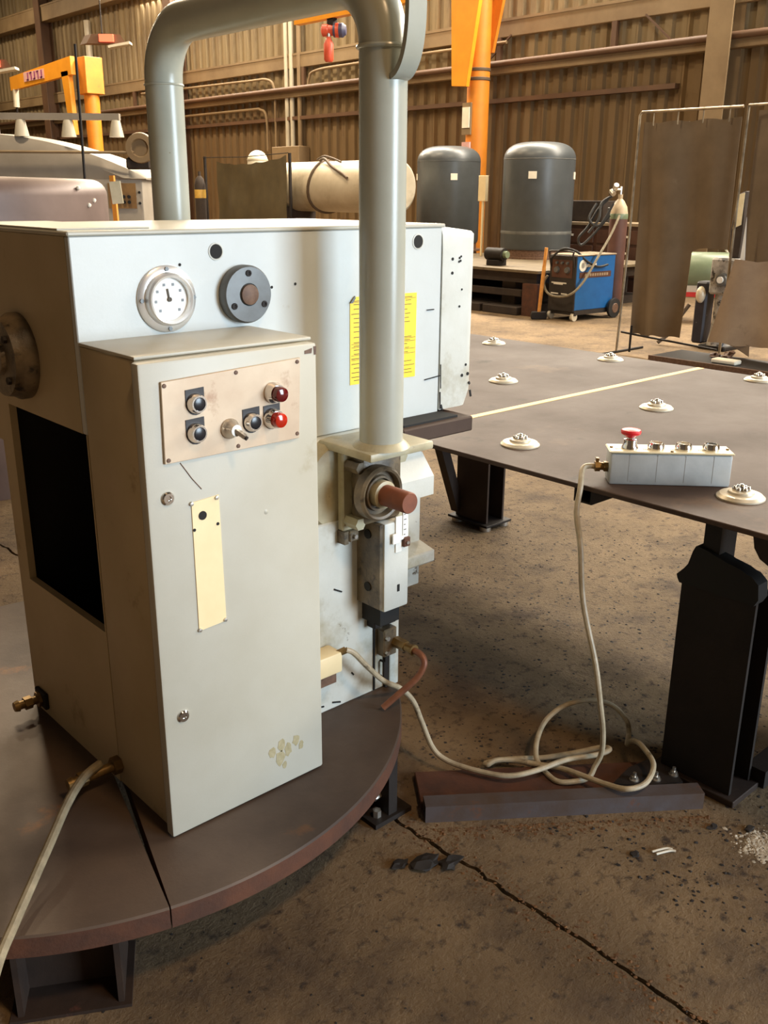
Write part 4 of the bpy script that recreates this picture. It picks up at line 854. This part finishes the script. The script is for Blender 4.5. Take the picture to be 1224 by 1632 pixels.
MB().tube([(SX-0.05, 5.83, 0.02), (SX, 5.825, 1.2), (SX, 5.82, 2.36), (SX, 5.80, 2.39), (SX, 5.6, 2.39), (SX, 4.72, 2.385)], 0.013, 8).build('frame_rod', 'rod_steel', s1)
MB().cyl((SX, 5.70, 0.02), (SX, 5.70, 0.30), 0.012, seg=8).build('frame_leg', 'dark_steel', s1)
MB().tube([(SX-0.45, 5.83, 0.0125), (SX-0.05, 5.83, 0.0125), (SX+0.45, 5.83, 0.0125)], 0.0125, 8).build('frame_foot', 'dark_steel', s1)
MB().tube([(SX, 5.82, 0.22), (SX, 5.5, 0.20), (SX, 4.7, 0.16)], 0.011, 8).build('bottom_rod', 'dark_steel', s1)
def hem(u): return 0.20+0.06*u if u < 0.58 else 0.24+min(1.0, (u-0.58)/0.03)*0.86
curtain_panel(SX+0.03, 5.79, 4.74, hem, 2.28, 0.4, 'curtain', s1, tear=lambda u, v: -0.05*(1-v)*(1-u))
for k in range(4): MB().cyl((SX, 5.66-0.27*k, 2.26), (SX, 5.66-0.27*k, 2.40), 0.006, seg=6).build('curtain_ring', 'rod_steel', s1)
s2 = thing('welding_screen', 'torn brown welding curtain with pale lower flap at the right edge of the view', 'welding screen', (SX-0.1, 4.2, 0), 'welding screens')
MB().tube([(SX-0.02, 4.66, 0.02), (SX-0.02, 4.66, 1.2), (SX-0.02, 4.66, 2.39)], 0.013, 8).build('frame_rod', 'rod_steel', s2)
MB().tube([(SX-0.02, 4.66, 2.39), (SX-0.02, 3.3, 2.39)], 0.012, 8).build('top_rod', 'rod_steel', s2)
MB().cyl((SX-0.02, 3.3, 0.02), (SX-0.02, 3.3, 2.39), 0.013, seg=8).build('frame_rod', 'rod_steel', s2)
MB().tube([(SX-0.5, 4.66, 0.0125), (SX+0.4, 4.66, 0.0125)], 0.0125, 8).build('frame_foot', 'dark_steel', s2)
curtain_panel(SX+0.06, 4.60, 3.4, 0.95, 2.33, 1.3, 'curtain', s2)
curtain_panel(SX-0.06, 4.60, 3.4, 0.27, 1.02, 3.3, 'curtain_pale', s2, tear=lambda u, v: 0.10*(1-v)*(1-u)-0.02, lean=-0.18)
MB().prism([(4.535, 1.42), (4.50, 1.0), (4.46, 0.92), (4.52, 0.85), (4.55, 1.05)], FX(SX-0.045), 0, 0.004).build('torn_strip', 'dial_white', s2)
MB().prism([(4.60, 0.30), (4.40, 0.24), (4.25, 0.17), (4.26, 0.28)], FX(SX-0.22), 0, 0.004).build('curtain_scrap', 'curtain_pale', s2)

# portable machine behind the screens
cm = thing('air_compressor', 'green portable compressor tank on a red wheeled frame behind the welding curtain', 'compressor', (12.0, 6.7, 0))
mb = MB(); mb.lathe([(0.05, 0), (0.20, 0.03), (0.24, 0.09), (0.24, 0.62), (0.20, 0.68), (0.05, 0.71)], (11.7, 7.0, 0.66), (0.55, -0.83, 0), 28); mb.build('air_tank', 'green_tank', cm)
mb = MB(); mb.tube([(11.55, 7.15, 0.95), (11.55, 7.15, 1.02), (11.95, 6.55, 1.02), (12.0, 6.48, 0.9)], 0.014, 8); mb.build('tank_handle', 'reflector', cm)
mb = MB(); mb.bar((11.55, 7.15, 0.36), (12.0, 6.45, 0.36), 0.3, 0.06); mb.build('frame', 'red_paint', cm)
mb = MB(); mb.bar((11.6, 7.02, 0.43), (11.9, 6.6, 0.43), 0.2, 0.09); mb.build('engine_block', 'reflector', cm)
MB().cyl((11.5, 7.2, 0.36), (11.5, 7.2, 1.03), 0.025, seg=8).build('frame_post', 'red_paint', cm)
for (x, y) in ((11.45, 6.92), (11.95, 7.25)):
    mb = MB(); mb.lathe([(0.15, 0), (0.165, 0.02), (0.165, 0.05), (0.15, 0.07), (0.09, 0.075), (0.03, 0.06), (0, 0.06)], (x, y, 0.165), (-0.83, -0.55, 0), 24); wq = mb.build('wheel', 'black_rubber', cm)
    mb = MB(); mb.lathe([(0.09, 0.07), (0.085, 0.082), (0.03, 0.075), (0, 0.085)], (x, y, 0.165), (-0.83, -0.55, 0), 20); mb.build('wheel_rim', 'zinc', wq)
ps = thing('pedestal_machine', 'upright dark and pale machine column standing between the two welding curtains', 'machine', (9.75, 5.28, 0))
mb = MB(); mb.box(9.62, 9.95, 5.10, 5.42, 0.0, 0.05, 0, 0.01); mb.build('foot', 'dark_steel', ps)
mb = MB(); mb.lathe([(0.13, 0.05), (0.11, 0.18), (0.095, 0.3), (0.095, 0.78)], (9.74, 5.24, 0), (0, 0, 1), 20); mb.build('pillar', 'grey_white', ps)
mb = MB(); mb.box(9.60, 9.90, 5.08, 5.36, 0.60, 0.98, 0, 0.02); mb.build('gear_head', 'grey_white', ps)
mb = MB(); mb.cyl((9.60, 5.20, 0.76), (9.55, 5.20, 0.76), 0.07, 0.06, 20); mb.cyl((9.55, 5.2, 0.76), (9.53, 5.2, 0.76), 0.035, seg=16, m=1); mb.build('dial_hub', ['knob_grey', 'dial_white'], ps)
mb = MB(); mb.box(9.66, 9.84, 5.40, 5.54, 0.05, 0.72, 0, 0.02); mb.build('motor_column', 'navy_dark', ps)
MB().sphere((9.66, 5.47, 0.58), 0.07, sc=(0.8, 0.8, 1.3)).build('motor_cap', 'disc_white', ps)
mb = MB(); mb.prism([(5.10, 0.98), (5.22, 0.98), (5.24, 1.25), (5.20, 1.62), (5.11, 1.66), (5.10, 1.3)], FX(9.70), 0, 0.12, 0, 0.01); mb.build('upper_arm', 'timber_dark', ps)
MB().prism([(5.12, 1.32), (5.21, 1.28), (5.19, 1.62), (5.12, 1.64)], FX(9.692), 0, 0.006).build('arm_plate', 'lid_cream', ps)
MB().tube([(9.70, 5.62, 0.46), (9.66, 5.7, 0.30), (9.66, 5.70, 0.18), (9.60, 5.78, 0.12), (9.5, 5.85, 0.03)], 0.022, 8, smooth=5).build('hose', 'strap', ps)
# dark low bench in front of the screens
lb = thing('low_steel_bench', 'low dark steel bench with scraps standing in front of the welding curtains', 'bench', (8.3, 4.2, 0))
mb = MB(); mb.box(7.92, 8.48, 3.0, 4.95, 0.10, 0.16, 0, 0.004); mb.build('bench_top', 'dark_steel', lb)
MB().box(7.90, 7.93, 3.0, 4.95, 0.12, 0.165).build('front_lip', 'rust_brown', lb)
for (x, y) in ((7.97, 4.85), (7.97, 3.1), (8.42, 4.85), (8.42, 3.1), (7.97, 4.2)): MB().box(x-0.03, x+0.03, y-0.03, y+0.03, 0, 0.10).build('leg', 'dark_steel', lb)
o = MB().box(8.0, 8.12, 4.12, 4.36, 0.16, 0.20, 0, 0.01).build('white_block', 'sticker_white', org=(8.06, 4.24, 0.16)); tag(o, 'bright white block on the low dark bench at the right edge', 'block')
for k, (x, y, r) in enumerate(((8.2, 4.42, 0.05), (8.25, 4.32, 0.07))):
    o = clump(x, y, r, 40+k, 1.2)
    for v in o.bm.verts: v.co.z += 0.16
    o = o.build('casting_lump', 'rust_brown', org=(x, y, 0.16)); tag(o, ('smaller' if k == 0 else 'larger')+' brown lump on the low dark bench beside the white block', 'lump', 'lumps on the low bench')

# ------------------------------------------------------------------ YELLOW JIB CRANES
px_, py_ = 14.3, 13.15
cr = thing('jib_crane', 'tall yellow jib crane post behind the grey tanks', 'crane', (px_, py_, 0), 'yellow jib cranes')
MB().cyl((px_, py_, 0), (px_, py_, 6.5), 0.21, seg=28).build('post', 'crane_yellow_old', cr)
for z in (3.62, 3.78): MB().lathe([(0.212, 0), (0.22, 0.01), (0.22, 0.05), (0.212, 0.06)], (px_, py_, z), (0, 0, 1), 28, cap0=False, cap1=False).build('strap_band', 'strap', cr)
mb = MB(); mb.prism([(13.47, 3.53), (13.10, 3.50), (12.55, 6.5), (13.60, 6.5)], FX(13.90), 0, 0.10, 0, 0.006); mb.build('jib_bracket', 'crane_yellow', cr)
mb = MB(); mb.prism([(13.10, 4.1), (12.95, 4.1), (12.35, 6.5), (13.0, 6.5)], FX(14.42), 0, 0.08, 0, 0.006); mb.build('jib_bracket', 'crane_yellow_old', cr)
MB().box(13.90, 14.5, 12.9, 13.4, 5.4, 6.4).build('jib_head', 'crane_dark', cr)
MB().box(14.04, 14.06, 13.12, 13.30, 2.80, 3.16).build('notice', 'sticker_white', cr)
MB().box(14.06, 14.10, 13.10, 13.32, 2.68, 3.24).build('notice_board', 'wall_steel', cr)
MB().box(14.05, 14.09, 13.10, 13.30, 2.2, 2.55).build('pink_notice', 'pink_plate', cr)
MB().cyl((px_, py_, 0), (px_, py_, 0.04), 0.36, seg=24).build('base_flange', 'crane_yellow_old', cr)
sb = MB().box(12.2, 12.27, 10.98, 11.14, 1.50, 1.90, 0, 0.004)
sb.box(12.22, 12.25, 11.04, 11.07, 0.62, 1.5)
o = sb.build('switch_box', 'cream', org=(12.23, 11.05, 0.62)); tag(o, 'cream switch box on a thin post between the two grey tanks', 'switch box')

c2 = thing('jib_crane', 'far yellow jib crane with lettered arm above the grey machine', 'crane', (12.0, 24.4, 0), 'yellow jib cranes')
qx, qy = 12.0, 24.35
MB().cyl((qx, qy, 0), (qx, qy, 4.6), 0.19, seg=24).build('post', 'crane_yellow_old', c2)
mb = MB(); mb.box(qx-0.24, qx+0.24, qy-0.26, qy+0.30, 3.95, 4.80, 0, 0.01); mb.build('post_head', 'crane_yellow_old', c2)
mb = MB(); mb.prism([(24.5, 4.82), (28.4, 4.62), (28.4, 4.28), (24.5, 4.40)], FX(qx-0.42), 0, 0.12); arm = mb.build('jib_arm', 'crane_yellow', c2)
mb = MB(); mb.prism([(25.1, 4.5), (24.7, 4.5), (24.62, 3.0), (24.85, 3.0)], FX(qx-0.42), 0, 0.12); mb.build('jib_strut', 'crane_yellow', c2)
MB().box(qx-0.435, qx-0.42, 26.1, 27.4, 4.43, 4.66).build('arm_plate', 'pink_plate', arm)
mb = MB()
for k in range(5):
    mb.box(qx-0.445, qx-0.435, 26.2+0.22*k, 26.26+0.22*k, 4.45, 4.64)
    mb.box(qx-0.445, qx-0.435, 26.2+0.22*k, 26.34+0.22*k, 4.45+0.16*(k % 2), 4.48+0.16*(k % 2))
mb.build('arm_lettering', 'purple_ink', arm)
MB().cyl((qx-0.36, 28.2, 4.3), (qx-0.36, 28.25, 3.85), 0.08, seg=10).build('hook_block', 'reflector', c2)
MB().cyl((qx-0.36, 28.25, 3.85), (qx-0.3, 28.6, 2.2), 0.03, seg=8).build('hook_chain', 'dark_steel', c2)

# red hoist on its own yellow beam
ho = thing('chain_hoist', 'red electric chain hoist hanging from a yellow overhead beam', 'hoist', (9.9, 12.05, 3.5))
MB().box(9.80, 9.92, 8.5, 12.9, 4.06, 4.16).build('trolley_beam', 'crane_yellow', ho)
MB().tube([(9.86, 8.6, 4.16), (9.86, 8.6, 9.5)], 0.02, 6).build('hanger_rod', 'dark_steel', ho)
MB().tube([(9.86, 12.8, 4.16), (9.86, 12.8, 9.5)], 0.02, 6).build('hanger_rod', 'dark_steel', ho)
mb = MB(); mb.box(9.82, 9.90, 11.98, 12.12, 3.97, 4.06); mb.build('trolley', 'dark_steel', ho)
mb = MB(); mb.lathe([(0.04, 0), (0.085, 0.02), (0.085, 0.10), (0.075, 0.11), (0.075, 0.22)], (9.75, 12.17, 3.90), (0.65, -0.76, 0), 20); mb.build('motor', 'hoist_red', ho)
mb = MB(); mb.lathe([(0.09, 0), (0.10, 0.02), (0.10, 0.14), (0.06, 0.19), (0.0, 0.20)], (9.87, 12.03, 3.90), (0.65, -0.76, 0), 20); mb.build('gearbox', 'hoist_blue', ho)
mb = MB(); mb.lathe([(0.10, 0), (0.104, 0.05)], (9.89, 12.0, 3.90), (0.65, -0.76, 0), 20); mb.build('gearbox_band', 'hoist_red', ho)
mb = MB(); mb.lathe([(0.05, 0), (0.07, 0.03), (0.075, 0.24), (0.045, 0.30), (0.03, 0.34)], (9.80, 12.06, 3.47), (0, 0, 1), 18); mb.build('chain_bag', 'hoist_red', ho)
MB().cyl((9.80, 12.06, 3.78), (9.80, 12.06, 3.86), 0.03, seg=8).build('chain_link', 'zinc', ho)

# ------------------------------------------------------------------ horizontal tank, tarp and white vessel
ht = thing('horizontal_tank', 'pale silver horizontal tank bound with a dark strap on saddles', 'tank', (11.5, 14.0, 0))
mb = MB(); mb.lathe([(0.40, 0), (0.44, 0.03), (0.44, 3.35), (0.40, 3.38), (0.0, 3.38)], (11.55, 12.38, 1.72), (0, 1, 0), 40); mb.build('tank_shell', 'silver_tank', ht)
for y in (12.7, 15.2):
    MB().box(11.2, 11.9, y-0.1, y+0.1, 0, 1.36).build('saddle', 'timber_dark', ht)
MB().tube([(11.55+0.448*math.cos(a), 14.3+0.05*math.sin(2*a), 1.72+0.448*math.sin(a)) for a in [2*PI*i/30 for i in range(30)]], 0.03, 8, closed=True).build('strap', 'strap', ht)
MB().tube([(11.4, 14.3, 2.18), (11.3, 14.05, 2.19), (11.18, 13.7, 2.05), (11.12, 13.35, 1.93), (11.10, 13.2, 1.86)], 0.025, 8, smooth=4).build('strap_tail', 'strap', ht)
MB().tube([(11.45, 14.45, 2.19), (11.4, 14.2, 2.24), (11.35, 13.9, 2.2), (11.3, 13.6, 2.13)], 0.02, 8, smooth=4).build('strap_tail', 'strap', ht)
tp = thing('tarp_screen', 'olive brown tarp hung on a wire in front of the silver tank', 'tarp', (10.8, 15.6, 0))
def tarp():
    nu, nv = 44, 20; mb = MB(); G = []
    for L_ in (0, 1):
        rows = []
        for j in range(nv+1):
            row = []
            for i in range(nu+1):
                u, v = i/nu, j/nv
                y = 16.9-2.32*u; zt_ = 2.19-0.10*math.sin(u*PI)*(1-u)+0.07*max(0, (u-0.7)/0.3)**1.5-0.02*abs(math.sin(u*16))
                x = 10.85+0.03*math.sin(u*17)*(1-0.4*v)+0.04*noise.noise(Vector((u*4, v*3, 2)))
                row.append(mb._v((x+0.004*L_, y, 0.5+(zt_-0.5)*v)))
            rows.append(row)
        G.append(rows)
    for rows in G:
        for j in range(nv):
            for i in range(nu): mb._f((rows[j][i], rows[j][i+1], rows[j+1][i+1], rows[j+1][i]))
    return mb
tarp().build('tarp_cloth', 'tarp', tp, angle=60)
MB().tube([(10.86, 17.4, 2.27), (10.86, 16.0, 2.25), (10.86, 14.56, 2.29)], 0.008, 6).build('wire', 'dark_steel', tp)
for y in (17.4, 14.56): MB().cyl((10.90, y, 0), (10.90, y, 2.29), 0.03, seg=8).build('stanchion', 'dark_steel', tp)
wv = thing('white_domed_vessel', 'white dome-topped vessel showing above the olive tarp', 'vessel', (11.45, 16.35, 0))
mb = MB(); mb.lathe([(0.2, 0.0), (0.2, 2.2)] + [(0.2*math.cos(PI/2*i/8), 2.2+0.2*math.sin(PI/2*i/8)) for i in range(1, 9)], (11.45, 16.35, 0), (0, 0, 1), 24); mb.build('vessel_shell', 'sticker_white', wv)
MB().lathe([(0.205, 0), (0.21, 0.02), (0.205, 0.04)], (11.45, 16.35, 2.2), (0, 0, 1), 24, cap0=False, cap1=False).build('rim_band', 'reflector', wv)
bt = thing('gas_bottle', 'dark gas bottle with a yellow collar beside the olive tarp', 'gas bottle', (10.6, 17.1, 0))
mb = MB(); mb.lathe([(0.11, 0), (0.11, 1.75), (0.08, 1.86), (0.03, 1.92), (0.03, 2.0)], (10.6, 17.15, 0), (0, 0, 1), 18); mb.build('bottle', 'timber_dark', bt)
MB().lathe([(0.112, 1.5), (0.113, 1.66)], (10.6, 17.15, 0), (0, 0, 1), 18, cap0=False, cap1=False).build('collar', 'tape_yellow', bt)

# ------------------------------------------------------------------ grey machine, vessel and heaters at far left
gm = thing('grey_press_machine', 'large pale grey machine with shallow domed hood and push-button panel', 'machine', (4.9, 11.6, 0))
mr = Matrix.Translation((5.70, 10.47, 0)) @ Matrix.Rotation(math.atan2(0.67, -0.74), 4, 'Z')     # +x goes left along the front, +y towards the viewer
def gmb(): return MB(mr)
mb = gmb(); mb.box(0, 2.6, -1.6, 0, 0.0, 1.78, 0, 0.03, 2); mb.build('body', 'grey_machine', gm)
mb = gmb(); mb.box(0.08, 0.40, 0, 0.02, 1.42, 1.70); cpn = mb.build('button_panel', 'wood_crate', gm)
for r_ in range(2):
    for c_ in range(3):
        mb = gmb(); mb.cyl((0.16+0.06*c_, 0.02, 1.49+0.06*r_), (0.16+0.06*c_, 0.035, 1.49+0.06*r_), 0.02, seg=10); mb.build('push_button', 'black', cpn)
for z in (1.48, 1.60):
    mb = gmb(); mb.cyl((0.04, 0, z), (0.04, 0.02, z), 0.015, seg=8); mb.build('bolt', 'black', gm)
mb = gmb()
nx = 22; rows = []
for i in range(nx+1):
    u = -0.05+2.9*i/nx
    ht_ = 1.78+0.46*(1-max(0, 1-u/2.1)**2.2)
    rows.append([(u, 0.0, 1.74), (u, 0.02, ht_-0.12 if ht_-0.12 > 1.75 else 1.75), (u, -0.05, ht_), (u, -0.8, ht_+0.03), (u, -1.55, ht_), (u, -1.6, 1.74)])
mb.rings(rows); mb.build('domed_hood', 'grey_machine', gm, angle=40)
mb = gmb(); mb.cyl((0.05, 0.08, 2.03), (2.6, 0.08, 2.03), 0.015, seg=8); mb.build('guard_rail', 'wall_steel', gm)
mb = gmb(); mb.lathe([(0.02, -0.05), (0.16, -0.05), (0.17, 0), (0.16, 0.05), (0.10, 0.05), (0.09, 0.02), (0.0, 0.02)], (-0.02, 0.05, 2.08), (0, 1, 0), 24); mb.build('hand_wheel', 'wall_steel', gm)
mb = gmb(); mb.box(-0.12, 0.16, -0.05, 0.06, 1.85, 1.98, 0, 0.02); mb.build('wheel_bracket', 'timber_dark', gm)
mb = gmb(); mb.box(0.22, 2.6, -0.10, -0.02, 2.38, 2.45); mb.build('lamp_bar', 'grey_machine', gm)
for u in (0.27, 0.82, 1.36, 1.9):
    mb = gmb(); mb.cyl((u, -0.06, 2.38), (u, -0.06, 2.2), 0.05, 0.085, 14); mb.build('bell_insulator', 'reflector', gm)
for u in (1.65, 2.5):
    mb = gmb(); mb.box(u-0.03, u+0.03, -0.10, -0.04, 2.1, 2.4); mb.build('bar_post', 'grey_machine', gm)
vs2 = thing('rusty_vessel_head', 'large dark rusty cylindrical vessel standing behind the machine at left', 'vessel', (1.92, 5.95, 0))
mb = MB(); R_ = 0.95
mb.lathe([(R_, 0), (R_, 1.58)] + [(R_-0.09+0.09*math.cos(PI/2*i/6), 1.58+0.09*math.sin(PI/2*i/6)) for i in range(1, 7)] + [(0.4, 1.68), (0, 1.69)], (1.92, 5.95, 0), (0, 0, 1), 56); mb.build('shell', 'vessel_rust', vs2)
for (da, z) in ((0.95, 1.53), (1.02, 1.555), (0.85, 1.62)):
    a = math.atan2(-5.95, -1.92)+da
    MB().sphere((1.92+R_*math.cos(a), 5.95+R_*math.sin(a), z), 0.012, sc=(1, 1, 1)).build('weld_spatter', 'sticker_white', vs2)
sk = thing('marked_stake', 'orange stake with a white card behind the machine', 'stake', (2.99, 5.83, 0))
MB().bar((2.995, 5.82, 0.0), (2.975, 5.85, 1.70), 0.02, 0.03).build('stake', 'orange_stake', sk)
mb = MB(); mb.bar((2.985, 5.815, 1.53), (2.975, 5.82, 1.665), 0.07, 0.008, up=(0.64, 0.7, 0)); mb.build('card', 'lid_cream', sk)
ck = MB().tube([(2.95, 6.22, 0.0), (2.965, 6.225, 1.4), (3.02, 6.30, 2.50)], 0.009, 8).build('thin_pole', 'dark_steel', org=(2.95, 6.22, 0)); tag(ck, 'thin dark pole leaning up in front of the far yellow crane', 'pole')
for k, (p, lab) in enumerate((((10.44, 20.46, 4.70), 'hanging heater with red glow near the overhead pipe frame'), ((8.55, 21.95, 4.18), 'hanging heater with red glow at the left edge of the view'))):
    h = thing('infrared_heater', lab, 'heater', (p[0], p[1], p[2]-0.3), 'hanging infrared heaters')
    x, y, z = p
    mb = MB(); mb.prism([(-0.42, -0.12), (0.42, -0.12), (0.30, 0.06), (-0.30, 0.06)], lambda u, v, t: (x+u*0.74, y-u*0.67+t, z+v), -0.16, 0.16); mb.build('reflector_hood', 'wall_steel_dark', h)
    MB().bar((x-0.1, y-0.08, z-0.02), (x+0.12, y-0.28, z-0.02), 0.14, 0.14).build('glowing_element', 'heater_glow', h)
    mb = MB(); mb.bar((x+0.02, y-0.25, z-0.20), (x+0.36, y-0.55, z-0.12), 0.25, 0.05); mb.build('side_reflector', 'reflector', h)
    MB().cyl((x, y, z+0.05), (x, y, 9.5), 0.015, seg=6).build('hanger', 'dark_steel', h)
